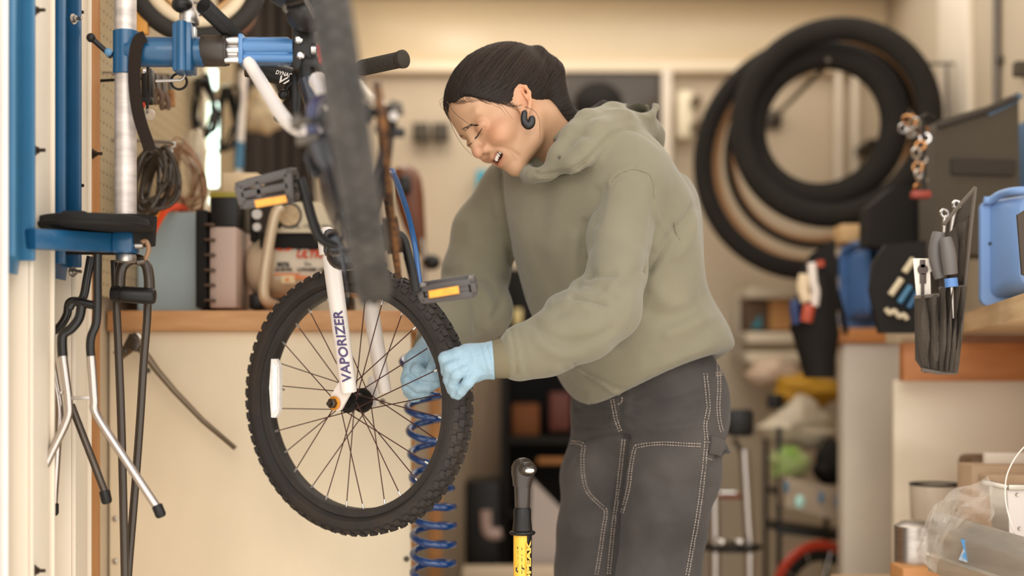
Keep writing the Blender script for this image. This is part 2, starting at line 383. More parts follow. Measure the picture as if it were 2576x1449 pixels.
# ---------------------------------------------------------------- hose coils and cables hanging on the pegboard
def hook(x, y, parent):
    p = V(XP - .004, y, x)
def coil(name, label, cx, cy, d, rx, rz, turns, r, m, tilt=0., depth=.08, grp=None, hookpx=None, seed=1, cat='cable', jit=.12):
    rnd = random.Random(seed); t = thing(name, label, cat, P(cx, cy, d), grp)
    ax = V(.0, 1, 0)
    for k in range(turns):
        c = P(cx + rnd.uniform(-1, 1) * jit * 60, cy + rnd.uniform(-.5, .5) * jit * 60, d + (k / max(1, turns - 1) - .5) * depth)
        a_, b_ = rx * (1 + rnd.uniform(-jit, jit)), rz * (1 + rnd.uniform(-jit, jit)); tl = tilt + rnd.uniform(-.18, .18)
        pts = []
        for q in range(28):
            a = 2 * math.pi * q / 28
            u, v_ = a_ * math.cos(a) * (1 - .25 * math.sin(a)), b_ * math.sin(a)
            pts.append(c + V(u * math.cos(tl) - v_ * math.sin(tl), .02 * math.sin(a * 2 + k), u * math.sin(tl) + v_ * math.cos(tl)))
        MB().tube(pts, r, 7, closed=True).build('loop', m, t)
    return t
M_hose = mat('black_hose', (58, 46, 34), .3, spec=.6)
M_hose2 = mat('copper_cable', (150, 112, 80), .4)
coil('cable_coil', 'thick black glossy cable looped over the wire hook behind the steel pole', 386, 452, 2.95, .030, .064, 10, .0046, M_hose, tilt=-.25, depth=.12, seed=3, jit=.3)
coil('wire_coil', 'coil of fine copper-toned cable hanging next to the thick black cable', 462, 446, 3.2, .032, .068, 12, .0024, M_hose2, tilt=.22, depth=.12, seed=5, jit=.25)
coil('cable_coil', 'blurred bundle of black brake cable hanging above the copper-toned coil', 516, 268, 3.66, .026, .070, 6, .0040, M_blk, tilt=.1, depth=.08, seed=8, jit=.18)
coil('inner_tube', 'dark inner tube loop hung at the lit wall slit', 572, 300, 3.93, .024, .085, 4, .005, M_blkm, tilt=-.1, depth=.06, seed=9, cat='inner tube')
pk = MB(); pk.tube(spline([V(XP - .01, 2.93, P(0, 352, 2.93).z), V(XP + .012, 2.93, P(0, 352, 2.93).z), P(432, 358, 2.93), P(428, 374, 2.93), P(405, 381, 2.93), P(372, 380, 2.93)], 4), .0035, 8)
tag(pk.build('peg_hook', M_steel), 'bent steel peg hook carrying the thick black cable', 'hook')
for i, (px, py, d) in enumerate(((455, 362, 3.2), (512, 205, 3.7), (572, 215, 3.88))):
    z = P(0, py, d).z; xx = P(px, py, d).x
    b = MB().tube(spline([V(XP - .008, d, z), V((XP + xx) / 2, d, z), V(xx, d, z), V(xx + .008, d, z + .015)], 3), .003, 7)
    tag(b.build('peg_hook', M_steel), ['straight steel peg hook carrying the copper-toned coil', 'steel peg hook carrying the blurred black bundle', 'steel peg hook carrying the dark inner tube'][i], 'hook')
# bright vertical gap by the left wall, built as added glowing segments
ls = thing('bright_gap', 'bright greenish-white vertical gap, built as glowing segments, between the hanging cables', 'lamp', P(537, 530, 3.8))
M_gap = emit('gap_glow_white', (225, 255, 240), 3.)
xs_ = XP + .012
MB().box((xs_ - .006, 3.8, P(0, 350, 3.8).z), (.01, .06, .40), bev=.003).build('backing', M_post, ls)
for y0, y1, wd in ((172, 226, 19), (256, 296, 24), (292, 352, 28), (354, 379, 24), (384, 472, 26), (494, 516, 18)):
    zc = P(0, (y0 + y1) / 2, 3.8).z; hh = (y1 - y0) * 3.8 / F
    MB().box(P(537, (y0 + y1) / 2, 3.8), (wd * 3.8 / F, .012, hh), bev=.008).build('gap_segment', M_gap, ls)
# pale and blue tape tube, black curtain in the corner
tp = thing('spray_pole', 'slim white tube with a blue grip standing by the black curtain', 'tube', P(608, 450, 3.95))
MB().tube([P(612, 180, 3.95), P(603, 360, 3.95)], .012, 12).build('shaft', M_white, tp)
MB().tube([P(603, 358, 3.94), P(600, 425, 3.94)], .013, 12).build('grip', M_bluel, tp)
MB().tube([P(600, 425, 3.95), P(597, 610, 3.95)], .011, 12).build('foot', M_white, tp)
cu = MB(); rows = []
for j in range(12):
    row = []
    for i in range(60):
        u = i / 59; x = P(612, 0, 4.4).x + u * .16 ; y = 4.4 + u * .4 + .02 * math.sin(u * 34) ; z = 2.1 - j / 11 * 1.0
        row.append(V(x + .004 * math.sin(u * 30 + j * .2), y, z))
    rows.append(row)
vs = [p for r in rows for p in r] + [p + V(.006, .008, 0) for r in rows for p in r]; N = 720
fs = []
for j in range(11):
    for i in range(59):
        a = j * 60 + i; fs.append((a, a + 1, a + 61, a + 60)); fs.append((a + N, a + N + 60, a + N + 61, a + N + 1))
cu.add(vs, fs); tag(cu.build('curtain', mat('dark_brown_cloth', (44, 34, 27), .9, var=.3, vscale=5, stretch=(4, 4, .3))), 'dark brown cloth curtain hanging in the corner behind the compressor', 'curtain')
# wheel, wooden hoop and satchel hung high on the left
hw = thing('hanging_wheel', 'bike wheel with wide cream rim and black tyre hung high above the stand arm', 'wheel', P(490, 60, 3.0))
c = P(492, -62, 2.98)
def ringprof(ro, ri, hw_, n=10): return [((ro + ri) / 2 + (ro - ri) / 2 * math.cos(a), hw_ * math.sin(a)) for a in (2 * math.pi * k / n for k in range(n))]
axw = (.25, -1, .1)
MB().torus(c, axw, ringprof(.149, .112, .02), 72).build('tyre', M_rub, hw)
MB().torus(c, axw, ringprof(.115, .086, .012), 72).build('rim', mat('cream_rim', (236, 214, 180), .4), hw)
MB().torus(c + V(.0, .02, 0), axw, ringprof(.088, .07, .012), 72).build('inner_hoop', mat('ash_hoop', (214, 170, 116), .5), hw)
MB().cyl(c - V(*axw).normalized() * .05, c + V(*axw).normalized() * .05, .02).build('hub', M_steel, hw)
for k in range(12):
    a = k * math.pi / 6; R_ = frame_from(axw)
    MB().cyl(c + R_ @ V(.018 * math.cos(a + .8), .018 * math.sin(a + .8), .02 * (-1) ** k), c + R_ @ V(.085 * math.cos(a), .085 * math.sin(a), 0), .0011, 5).build('spoke', M_steel, hw)
sa = MB(); sa.ell(P(600, -10, 3.35), (.05, .04, .095), frame_from((0, 0, 1)))
tag(sa.build('saddle_bag', mat('brown_suede', (128, 92, 74), .8, var=.12)), 'rounded brown suede bag hanging beside the cream-rimmed wheel', 'bag')
br = MB().tube([P(512, 14, 2.38), P(600, 100, 2.5)], [.0125, .0135], 16)
for k in range(26):
    t = k / 26; p = P(512, 14, 2.38).lerp(P(600, 100, 2.5), t); ax = (P(600, 100, 2.5) - P(512, 14, 2.38)).normalized()
    br.lathe(p, ax, [(0, .0128), (.0016, .0146), (.003, .0128)], 14)
tag(br.build('loose_grip', M_blk), 'ribbed black rubber grip leaning down over the dark clamp bushing', 'grip')
hp = thing('wood_block', 'small yellow pine block tucked between pole and black tyre', 'block', P(358, 75, 2.95))
hp_ = MB().box(P(357, 45, 2.95), (.028, .02, .07), bev=.003).build('body', mat('yellow_pine', (222, 158, 70), .5, var=.12), hp)
# ---------------------------------------------------------------- on the bench: box, holders, compressor
d0 = 3.12
bx = thing('metal_box', 'pale blue-grey sheet metal box with a cut corner on the workbench', 'box', P(440, 782, d0))
poly = [P(347, 781, d0), P(508, 781, d0), P(508, 534, d0), P(424, 534, d0), P(384, 600, d0), P(347, 625, d0)]
MB().prism(poly, (0, .22, 0)).build('body', mat('blue_grey_sheet', (172, 188, 190), .5, metal=.15, var=.08, vscale=6), bx)
MB().bar(P(508, 534, d0 - .001), P(508, 781, d0 - .001), .004, .004).build('edge_strip', mat('grey_edge', (120, 136, 140), .4), bx)
rk = thing('drawer_rack', 'narrow black rack of small trays beside the blue-grey metal box', 'rack', P(530, 782, d0 + .02))
b_ = MB(); b_.box(P(531, 660, d0 + .03), (.025, .2, .21), bev=.003); b_.build('frame', M_blkm, rk)
for k in range(6):
    MB().box(P(529, 566 + k * 38, d0 - .075), (.022, .03, .006), bev=.002).build('tray', mat('dark_brown_plastic', (78, 56, 40), .5), rk)
cs = thing('caddy', 'pinkish grey box with black upper half standing left of the compressor', 'box', P(583, 782, d0 + .02))
MB().box(P(584, 681, d0 + .03), (66 * d0 / F, .2, 200 * d0 / F), bev=.004).build('lower_case', mat('warm_grey_plastic', (190, 164, 150), .5), cs)
MB().box(P(586, 545, d0 + .03), (68 * d0 / F, .2, 72 * d0 / F), bev=.004).build('upper_case', M_blk, cs)
MB().box(P(586, 504, d0 + .03), (.062, .2, .012), bev=.003).build('lid', mat('olive_plastic', (150, 136, 44), .5), cs)
bxw = tag(MB().box(P(612, 469, 3.17), (.08, .08, .05), bev=.004).build('parts_carton', mat('pale_carton', (222, 196, 160), .7, var=.05)), 'pale carton sitting behind the olive-lidded box', 'box')
rg = MB().tube(spline([P(378, 588, 3.02), P(396, 552, 3.03), P(415, 526, 3.05), P(440, 521, 3.12), P(462, 524, 3.2)], 5), [.011] * 21, 10, flat=(1, .8))
tag(rg.build('red_rag', mat('orange_red_cloth', (226, 74, 30), .9, var=.12)), 'orange-red rag draped over the corner of the blue-grey box', 'rag')
rg = MB().tube(spline([P(372, 600, 3.0), P(382, 560, 3.01), P(396, 530, 3.02)], 5), [.008] * 11, 10)
tag(rg.build('orange_handle', mat('orange_plastic', (238, 136, 40), .5)), 'orange tool handle poking up left of the orange-red rag', 'handle tool')
# compressor
dc = 3.13
ac = thing('air_compressor', 'silver air compressor with red and black printed tank label on the workbench', 'compressor', P(730, 781, dc))
M_tank = mat('champagne_tank', (208, 186, 156), .36, metal=.3, var=.04)
x0, x1 = P(617, 0, dc).x, P(960, 0, dc).x; zc = P(0, 672, dc).z; rt = 74 * dc / F
tk = MB().lathe((x0, dc + .03, zc), (1, 0, 0), [(0, .012), (.002, rt * .6), (.012, rt * .88), (.024, rt * .97), (.04, rt), (.05, rt), (.051, rt * .985), (.056, rt * .985), (.057, rt), (x1 - x0 - .03, rt), (x1 - x0 - .01, rt * .85), (x1 - x0, .02)], 48).build('tank', M_tank, ac)
MB().tube(spline([P(708, 520, dc - .08), P(690, 545, dc - .085), P(672, 640, dc - .085), P(664, 700, dc - .085), P(664, 745, dc - .08), P(676, 762, dc - .06), P(690, 766, dc)], 5), 13.5 * dc / F, 14).build('handle', M_tank, ac)
cov = [P(690, 508, dc - .04), P(806, 508, dc - .04), P(862, 585, dc - .04), P(682, 585, dc - .04)]
MB().prism(cov, (0, .1, 0)).build('front_cover', M_beige, ac)
MB().lathe(P(728, 542, dc - .036), (0, -1, 0), [(-.002, .028), (.008, .028), (.009, .025), (.004, .024)], 32).build('gauge_bezel', M_blk, ac)
MB().lathe(P(728, 542, dc - .04), (0, -1, 0), [(0, .0235), (.003, .0235)], 32).build('gauge_face', mat('gauge_face', (178, 150, 112), .4, var=.3, vscale=60), ac)
MB().lathe(P(702, 569, dc - .04), (0, -1, 0), [(0, .005), (.004, .005)], 12).build('knob', M_blkm, ac)
MB().box(P(760, 610, dc + .03), (.17, .12, .04), bev=.008).build('pump_head', M_blkm, ac)
MB().box(P(642, 560, dc + .02), (.016, .05, .09), bev=.005).build('regulator', M_blkm, ac)
MB().lathe(P(648, 540, dc - .02), (0, -1, 0), [(0, .011), (.01, .011)], 14).build('fitting', M_steel, ac)
MB().lathe(P(648, 572, dc - .02), (0, -1, 0), [(0, .009), (.01, .009)], 14).build('fitting', M_steel, ac)
for px in (655, 870): MB().box(P(px, 762, dc + .03), (.03, .12, .035), bev=.006).build('foot', M_blk, ac)
MB().lathe(P(835, 470, dc), (0, 0, 1), [(0, .02), (.03, .02), (.032, .012)], 16).build('air_filter', mat('olive_black', (60, 52, 40), .6), ac)
tk_o = Vector((0, 0, 0))
fr = dc + .03 - rt - .0015
fx = lambda px: P(px, 0, fr).x
fz = lambda py: P(0, py, fr).z
lb = MB(); 
# printed label wraps the front of the tank
lab = []
for zz in range(9):
    a = -1.05 + zz * .19
    lab.append([V(fx(690), dc + .03 - (rt + .0008) * math.cos(a), zc - (rt + .0008) * math.sin(a)), V(fx(940), dc + .03 - (rt + .0008) * math.cos(a), zc - (rt + .0008) * math.sin(a))])
vs = [p for r in lab for p in r]; lb.add(vs, [(2 * i, 2 * i + 1, 2 * i + 3, 2 * i + 2) for i in range(8)])
lbl = lb.build('label', mat('label_silver', (206, 190, 168), .45), ac)
M_txt = mat('ink_black', (38, 32, 30), .6); M_txr = mat('ink_red', (196, 72, 34), .6); M_tor = mat('ink_orange', (224, 120, 50), .6)
def ctext(body, px, py, size_px, mm, wpx, shear=0, bold=.0):
    z = fz(py); s = max(-1, min(1, (z - zc) / (rt + .002))); a = math.asin(s)
    y = dc + .03 - (rt + .0025) * math.cos(a)
    x = (px - 1288) * y / F
    text('lettering', body, (x, y - .001, z), (1, 0, 0), (0, math.sin(a), math.cos(a)), size_px * y / F * 1.38, mm, ac, wpx * y / F, shear, bold)
ctext('FORTRESS', 746, 628, 26, M_txt, 210, 0, .001); ctext('ULTRA', 744, 648, 20, M_txr, 78, .25, .001); ctext('QUIET', 830, 648, 20, M_txr, 72, .25, .001)
ctext('80%', 697, 671, 12, M_txt, 32, 0, .0004); ctext('QUIETER', 692, 682, 8, M_txt, 44, 0, .0003); ctext('LONGER LIFE', 748, 682, 8, M_txt, 74, 0, .0003); ctext('2x', 765, 668, 10, M_txt, 18)
lg_ = MB()
for k in range(2):
    z_ = fz(612 + k * 12); y_ = dc + .03 - math.sqrt(max(1e-6, (rt + .002) ** 2 - (z_ - zc) ** 2)) - .002
    for s in (-1, 1):
        pts = [V(fx(712) + s * .0, y_, z_ - .012), V(fx(712) + s * .018, y_, z_ - .002), V(fx(712) + s * .018, y_, z_ + .007), V(fx(712), y_, z_ - .004)]
        lg_.prism(pts, (0, .001, 0))
lg_.build('emblem', M_txr, ac)
MB().box((fx(722), dc + .03 - rt - .001, fz(690)), (.055, .001, .0035)).build('red_stripe', M_tor, ac)
wl_ = MB().box((fx(724), dc + .03 - (rt) * .955, fz(702)), (.03, .003, .018), Matrix.Rotation(.25, 3, 'X')).build('warning_sticker', mat('sticker_cream', (228, 206, 160), .5), ac)
MB().prism([V(fx(717), fr + .0, fz(707)), V(fx(729), fr + .0, fz(707)), V(fx(723), fr - .0, fz(698))], (0, -.002, 0)).build('warning_triangle', M_tor, wl_)
MB().box((fx(760), dc + .03 - rt * .985, fz(698)), (.035, .002, .006)).build('orange_stripe', M_tor, ac)
text('lettering', '7 GAL. 175 PSI MAX', P(717, 574, dc - .0425), (1, 0, 0), (0, 0, 1), .012, M_txt, ac, 120 * dc / F)

# ---------------------------------------------------------------- hanging under the arm: double-leg stands, u-lock, hoses, kickstand
d1 = 2.42
ds = thing('double_leg_stand', 'chrome double-leg bicycle stand with black-dipped tops hanging under the blue arm', 'stand', P(210, 1300, d1))
M_leg = mat('polished_leg', (200, 190, 184), .25, metal=1., var=.06)
M_dip = mat('dip_black', (22, 19, 18), .25)
def rod(pts, ds_, m, name, r=.0075, n=5):
    q = [P(x, y, ds_[i] if isinstance(ds_, (list, tuple)) else ds_) for i, (x, y) in enumerate(pts)]
    return MB().tube(spline(q, n), r, 12).build(name, m, ds)
rod([(229, 645), (219, 700), (207, 752), (180, 758), (172, 768), (168, 793), (150, 822), (124, 840), (121, 856), (122, 868)], d1 + .03, M_dip, 'top_bend')
rod([(122, 866), (136, 950), (149, 1028), (146, 1090), (134, 1270)], d1 + .03, M_leg, 'leg')
rod([(206, 765), (199, 800), (180, 826), (160, 840), (156, 860), (158, 900)], d1, M_dip, 'top_bend', .0085)
rod([(158, 896), (165, 950), (172, 1010), (168, 1056), (120, 1157), (67, 1270)], d1 - .01, M_leg, 'leg')
rod([(246, 640), (245, 700), (245, 758), (242, 812), (230, 845), (227, 870), (229, 900)], d1 - .005, M_dip, 'top_bend')
rod([(229, 896), (233, 950), (237, 1006), (244, 1046), (318, 1160), (394, 1275)], d1 - .015, M_leg, 'leg')
rod([(179, 1018), (195, 1060), (230, 1150), (264, 1239)], d1 + .02, M_dsteel, 'leg', .0065)
rod([(174, 775), (186, 760), (215, 764), (246, 770)], d1 - .002, M_dip, 'crossbar')
MB().bar(P(174, 1001, d1), P(236, 1001, d1), .012, .006, bev=.001).build('crosspiece', M_steel, ds)
MB().bar(P(132, 990, d1 + .03), P(160, 988, d1 + .03), .012, .006, bev=.001).build('crosspiece', M_steel, ds)
for a, b, dd in (((67, 1266), (56, 1300), d1 - .01), ((134, 1266), (134, 1298), d1 + .03), ((394, 1270), (407, 1302), d1 - .015), ((262, 1234), (270, 1268), d1 + .02)):
    p0, p1 = P(*a, dd), P(*b, dd); ax = (p1 - p0).normalized(); L = (p1 - p0).length
    MB().lathe(p0, ax, [(0, .0082), (.002, .0093), (L - .005, .0093), (L - .001, .007), (L, .003)], 16).build('rubber_tip', M_blk, ds)
# two black hoses hanging
for i, (pts, dd) in enumerate((([(288, 655), (292, 760), (298, 880), (306, 1100), (314, 1449), (318, 1700)], 2.52), ([(372, 700), (370, 800), (362, 900), (352, 1060), (338, 1250), (322, 1449), (315, 1600)], 2.55))):
    b = MB().tube(spline([P(x, y, dd) for x, y in pts], 6), .0075, 10)
    tag(b.build('hose', M_hose), ['slim black hose hanging straight down beside the chrome stand legs', 'slim black hose hanging down past the grey kickstand bracket'][i], 'hose')
ul = thing('bike_lock', 'black bicycle D-lock hanging on the steel pole under the stand arm', 'lock', P(332, 760, 2.5))
du = 2.5
MB().tube(spline([P(303, 740, du), P(302, 700, du), P(310, 668, du), P(338, 652, du), P(366, 664, du), P(375, 700, du), P(376, 735, du)], 5), .0095, 14).build('shackle', M_hose, ul)
MB().lathe(P(278, 738, du - .005), (1, 0, -.07), [(0, .008), (.002, .0135), (.018, .0145), (.019, .0125), (.022, .0125), (.023, .0145), (.074, .0145), (.078, .012), (.079, .006)], 22).build('crossbar_body', M_blk, ul)
cl = thing('cable_tie_ring', 'short dark wire loop with steel ferrule dangling at the blue socket', 'wire loop', P(362, 655, 2.44))
MB().tube(spline([P(352, 612, 2.44), P(366, 606, 2.44), P(374, 625, 2.44), P(366, 650, 2.44), P(352, 655, 2.44)], 5), .004, 8).build('loop', M_hose2, cl)
MB().lathe(P(346, 660, 2.43), (1, .1, .2), [(0, .006), (.012, .006)], 10).build('ferrule', M_dsteel, cl)
# grey side stand lying against the plywood
ks = thing('kickstand', 'grey metal kickstand with square bracket hung slanting on the plywood panel', 'kickstand', P(440, 1130, 2.9))
M_gun = mat('gunmetal', (128, 112, 92), .36, metal=.9, var=.12)
dk = 2.96
pts = [P(345, 868, dk), P(372, 900, dk), P(395, 932, dk), P(440, 985, dk), P(510, 1058, dk), P(592, 1128, dk)]
b_ = MB().tube(pts, [.011, .0115, .0105, .0095, .0085, .0075], 8, flat=(1, .7)).build('leg', M_gun, ks)
q = MB(); q.box(P(340, 862, dk), (.032, .03, .036), frame_from((0, -1, 0)) @ Matrix.Rotation(-.5, 3, 'Z'), bev=.004); q.build('head', M_dsteel, ks)
q = MB(); q.prism([P(284, 886, dk + .01), P(325, 858, dk + .01), P(340, 880, dk + .01), P(302, 908, dk + .01)], (0, .006, 0)); q.build('mount_plate', M_gun, ks)
MB().lathe(P(311, 882, dk + .008), (0, -1, 0), [(0, .007), (.003, .007), (.004, .004)], 14).build('washer', M_dsteel, ks)
q = MB(); q.tube(spline([P(338, 838, dk - .01), P(350, 848, dk - .014), P(358, 872, dk - .014)], 4), .004, 8); q.build('spring', M_chr, ks)
# ---------------------------------------------------------------- the bicycle in the stand
bk = thing('bicycle', "child's bicycle with white suspension fork and knobbly tyres clamped nose-down in the stand", 'bicycle', P(890, 1010, 2.67))
M_frame = mat('frame_black_blue', (17, 16, 28), .25, var=.1, coat=.5)
M_violet = mat('frame_violet', (26, 24, 66), .2, coat=.6)
M_tyre = mat('tyre_rubber', (42, 36, 32), .75, col2=(60, 47, 36), vscale=16, bump=.12, bscale=140, thr=(.45, .8))
M_tyre2 = mat('rear_tyre_rubber', (50, 45, 40), .75, col2=(76, 69, 62), vscale=22, bump=.15, bscale=90, thr=(.4, .7))
M_rimb = mat('rim_black', (44, 39, 36), .5, var=.2, vscale=40)
M_spoke = mat('rusty_spoke', (72, 38, 30), .45, metal=.5)
M_nip = mat('nipple_alloy', (214, 208, 202), .3, metal=.8)
FX = P(893, 1009, 2.67); RX = P(872, 292, 1.89)
nF = V(-.513, -.857, -.045).normalized()                       # front axle, left end towards the camera
hd_ = (FX - RX).normalized(); nR = V(-.975, -.09, -.15).normalized()
def wheel(name, C_, ax, spokes, mt, ro, hw_, rb, label=None, knobs=True, twist=0.):
    wv = part_empty(name, bk, label); R_ = frame_from(ax)
    rc = (ro + rb) / 2 ; hr = (ro - rb) / 2
    prof = []
    for k in range(22):
        a = 2 * math.pi * k / 22; ca, sa_ = math.cos(a), math.sin(a)
        rad = rc + hr * (abs(ca) ** .8) * (1 if ca > 0 else -1); z = hw_ * (abs(sa_) ** .75) * (1 if sa_ > 0 else -1)
        if ca < -.55: z *= .72
        prof.append((rad, z))
    t = MB().torus(C_, ax, prof, 96)
    for sd in (-1, 1):                                          # moulded bead lines on the sidewall
        for rr_, zz in ((rb + .010, .86), (rb + .016, .97)):
            t.torus(C_, ax, [(rr_ + .0009 * math.cos(q), sd * hw_ * zz + .0009 * math.sin(q)) for q in (k * math.pi / 3 for k in range(6))], 96)
    if knobs:
        NK = 66
        for k in range(NK):
            for j, (phi, L, W_) in enumerate(((0, .011, .012), (.55, .012, .010), (-.55, .012, .010), (1.02, .013, .009), (-1.02, .013, .009))[:5 if name == 'front_wheel' else 3]):
                a = 2 * math.pi * (k + (.5 if j in (1, 2) else (.25 if j > 2 else 0))) / NK + twist
                er = R_ @ V(math.cos(a), math.sin(a), 0); et = R_ @ V(-math.sin(a), math.cos(a), 0); ez = R_ @ V(0, 0, 1)
                nn = er * math.cos(phi) + ez * math.sin(phi); nt = et; nb = nn.cross(nt)
                ph2 = abs(phi)
                rad = rc + hr * (math.cos(ph2) ** .8); z = hw_ * (math.sin(ph2) ** .75) * (1 if phi > 0 else -1)
                M3 = Matrix((nt, nb, nn)).transposed()
                t.box(C_ + er * rad + ez * z + nn * .0005, (L, W_, .006), M3, bev=.0)
    t.build('tyre', mt, wv)
    ri = rb - .012
    rim = MB().torus(C_, ax, [(rb + .004, .0135), (rb + .001, .0155), (rb - .002, .0145), (ri + .001, .013), (ri - .001, .010), (ri - .001, -.010), (ri + .001, -.013), (rb - .002, -.0145), (rb + .001, -.0155), (rb + .004, -.0135)], 96)
    rim.build('rim', M_rimb, wv)
    hub = MB().lathe(C_, ax, [(-.05, .006), (-.034, .0065), (-.033, .013), (-.026, .014), (-.025, .0235), (-.021, .0235), (-.02, .016), (-.006, .0135), (.006, .0135), (.02, .0155), (.021, .021), (.025, .021), (.026, .012), (.036, .011), (.037, .006), (.05, .006)], 28)
    hub.build('hub', M_blk, wv)
    for k in range(spokes):
        sd = 1 if k % 2 else -1
        a = 2 * math.pi * (k + .35) / spokes; ah = a + (1 if (k // 2) % 2 else -1) * 1.12
        p0 = C_ + R_ @ V(.0195 * math.cos(ah), .0195 * math.sin(ah), .023 * sd); p1 = C_ + R_ @ V((ri + .002) * math.cos(a), (ri + .002) * math.sin(a), .003 * sd)
        s = MB().cyl(p0, p1, .00105, 6).build('spoke', M_spoke, wv)
        dd = (p0 - p1).normalized()
    nb_ = MB()
    for k in range(spokes):
        sd = 1 if k % 2 else -1
        a = 2 * math.pi * (k + .35) / spokes; ah = a + (1 if (k // 2) % 2 else -1) * 1.12
        p0 = C_ + R_ @ V(.0195 * math.cos(ah), .0195 * math.sin(ah), .023 * sd); p1 = C_ + R_ @ V((ri + .002) * math.cos(a), (ri + .002) * math.sin(a), .003 * sd)
        dd = (p0 - p1).normalized(); nb_.cyl(p1 - dd * .001, p1 + dd * .013, .0021, 7)
    nb_.build('nipples', M_nip, wv)['kind'] = 'stuff'
    return wv, R_
fw, RF = wheel('front_wheel', FX, nF, 28, M_tyre, .2505, .0265, .2155)
rw, RR = wheel('rear_wheel', RX, nR, 28, M_tyre2, .2495, .0245, .2135, None, True)
# white spoke reflector at the left of the front wheel
M_refl = film('clear_reflector', (240, 232, 224), .62, .15)
rp_ = []
ctr = FX + RF @ V(0, 0, .012)
Lx = P(690, 975, 2.72); uu = V(0, 0, 1); side = nF.cross(uu).normalized()
rb_ = MB()
poly = [P(682, 903, 2.70), P(694, 903, 2.70), P(702, 918, 2.70), P(703, 975, 2.70), P(702, 1035, 2.70), P(692, 1051, 2.70), P(682, 1050, 2.70), P(677, 975, 2.70)]
rb_.prism(poly, nF * -.008); rb_.build('spoke_reflector', mat('reflector_white', (228, 220, 212), .25, var=.1, vscale=120), fw)
q = MB(); q.prism([P(687, 912, 2.699), P(698, 920, 2.699), P(699, 1030, 2.699), P(687, 1042, 2.699)], nF * .002); q.build('reflector_lens', mat('lens_white', (250, 244, 238), .18, var=.08, vscale=260), fw)
MB().cyl(FX + RF @ V(-.196, .03, 0), FX + RF @ V(-.17, .02, 0), .002, 6).build('valve', M_nip, fw)
# ---- fork
fk = part_empty('fork', bk)
n_top, n_bot = P(831, 632, 2.60), P(878, 988, 2.605)
f_top, f_bot = P(905, 600, 2.72), P(966, 988, 2.735)
def leg(p0, p1, r0, name):
    ax = (p1 - p0); L = ax.length
    return MB().lathe(p0, ax, [(0, r0 * .55), (.004, r0 * .85), (.012, r0), (L - .003, r0 * .93), (L, r0 * .85)], 28).build(name, M_white, fk)
leg(n_top, n_bot, .0162, 'leg'); leg(f_top, f_bot, .0158, 'leg')
for b0, off, s in ((n_bot, V(-.018, .0, 0), 1), (f_bot, V(-.026, 0, 0), 1)):
    ax = nF
    e = FX + nF * (.054 if b0 is n_bot else -.054)
    q = MB(); pts = [b0 + V(-.008, -.004, .035), b0 + V(.006, -.004, .004), e + V(.014, 0, -.012), e + V(.002, 0, -.015), e + V(-.012, 0, -.006), e + V(-.013, 0, .012), b0 + V(-.016, -.002, .03)]
    pts = [p - nF * (p - e).dot(nF) for p in pts]
    q.prism(pts, nF * .005); q.build('dropout', M_white, fk)
e = FX + nF * .062
MB().lathe(e, nF, [(0, .013), (.003, .013), (.0035, .0115)], 22).build('washer', mat('amber_washer', (226, 150, 52), .3, metal=.5), fk)
MB().lathe(e + nF * .003, nF, [(0, .0095), (.008, .0095), (.009, .0075), (.009, .005), (.016, .0045)], 6).build('axle_nut', M_dsteel, fk)
# legs' lettering runs up the tube
axl = (n_top - n_bot).normalized()
tp0 = P(874, 962, 2.605); d_ = (P(833, 640, 2.60) - P(880, 988, 2.605)).normalized()
upv = Vector((0, -1, 0)).cross(d_) * -1
M_vio = mat('decal_violet', (62, 44, 92), .4)
Rt = .0162
rgt = d_; nrm = V(.12, -1, 0); nrm = (nrm - rgt * nrm.dot(rgt)).normalized(); upt = nrm.cross(rgt)
text('lettering', 'VAPORIZER', tp0 + nrm * (Rt + .0010) - upt * .0078 , rgt, upt, .0245, M_vio, fk, .130, .12, .0004)
# crown, head tube, steerer
cr = MB(); cc = (n_top + f_top) / 2 + V(0, 0, .015)
cr.bar(n_top + V(0, 0, .012), f_top + V(0, 0, .012), .034, .036, bev=.01)
cr.lathe(n_top + V(-.003, 0, -.006), V(-.08, 0, 1), [(0, .0175), (.03, .0185), (.045, .014), (.05, .008)], 22)
cr.build('crown', M_white, fk)
hdir = (n_top - n_bot).normalized()
ht0, ht1 = cc + hdir * .03, cc + hdir * .16
MB().lathe(ht0, hdir, [(0, .019), (.01, .021), (.02, .0175), (.11, .0175), (.12, .021), (.13, .019)], 24).build('head_tube', M_frame, bk)
MB().lathe(ht1, hdir, [(0, .015), (.08, .0145), (.10, .014)], 20).build('steerer', M_blk, bk)
# handlebar with grips and levers
hb_c = P(800, 192, 2.72)
gR0, gR1 = P(905, 172, 2.60), P(1016, 148, 2.53)
hbar = MB().tube(spline([P(700, 300, 2.92), P(745, 230, 2.86), hb_c, P(850, 184, 2.66), gR0, gR1], 6), .0105, 14).build('handlebar', M_blk, bk)
gb = MB(); ax = (gR1 - gR0); L = ax.length
prof = [(0, .0125), (.004, .0142)]
for k in range(20):
    t = .006 + k * (L - .016) / 20; prof += [(t, .0138), (t + .0022, .0148)]
prof += [(L - .006, .0164), (L + .0, .0164), (L + .004, .011)]
gb.lathe(gR0, ax, prof, 20); gb.build('grip', mat('grip_rubber', (46, 38, 28), .8, bump=.2, bscale=200), bk)
lv = MB(); lv.tube([P(742, 188, 2.5), P(743, 230, 2.5), P(743, 270, 2.5), P(743, 302, 2.5)], [.010, .0105, .0088, .0015], 10, flat=(1, .5)); lv.bar(P(738, 184, 2.52), P(805, 180, 2.55), .014, .012, bev=.003)
lv.tube(spline([P(742, 205, 2.5), P(726, 214, 2.5), P(716, 234, 2.5)], 4), .005, 8); lv.ell(P(713, 237, 2.495), (.0092, .0092, .0092)); lv.build('brake_lever', M_blk, bk)
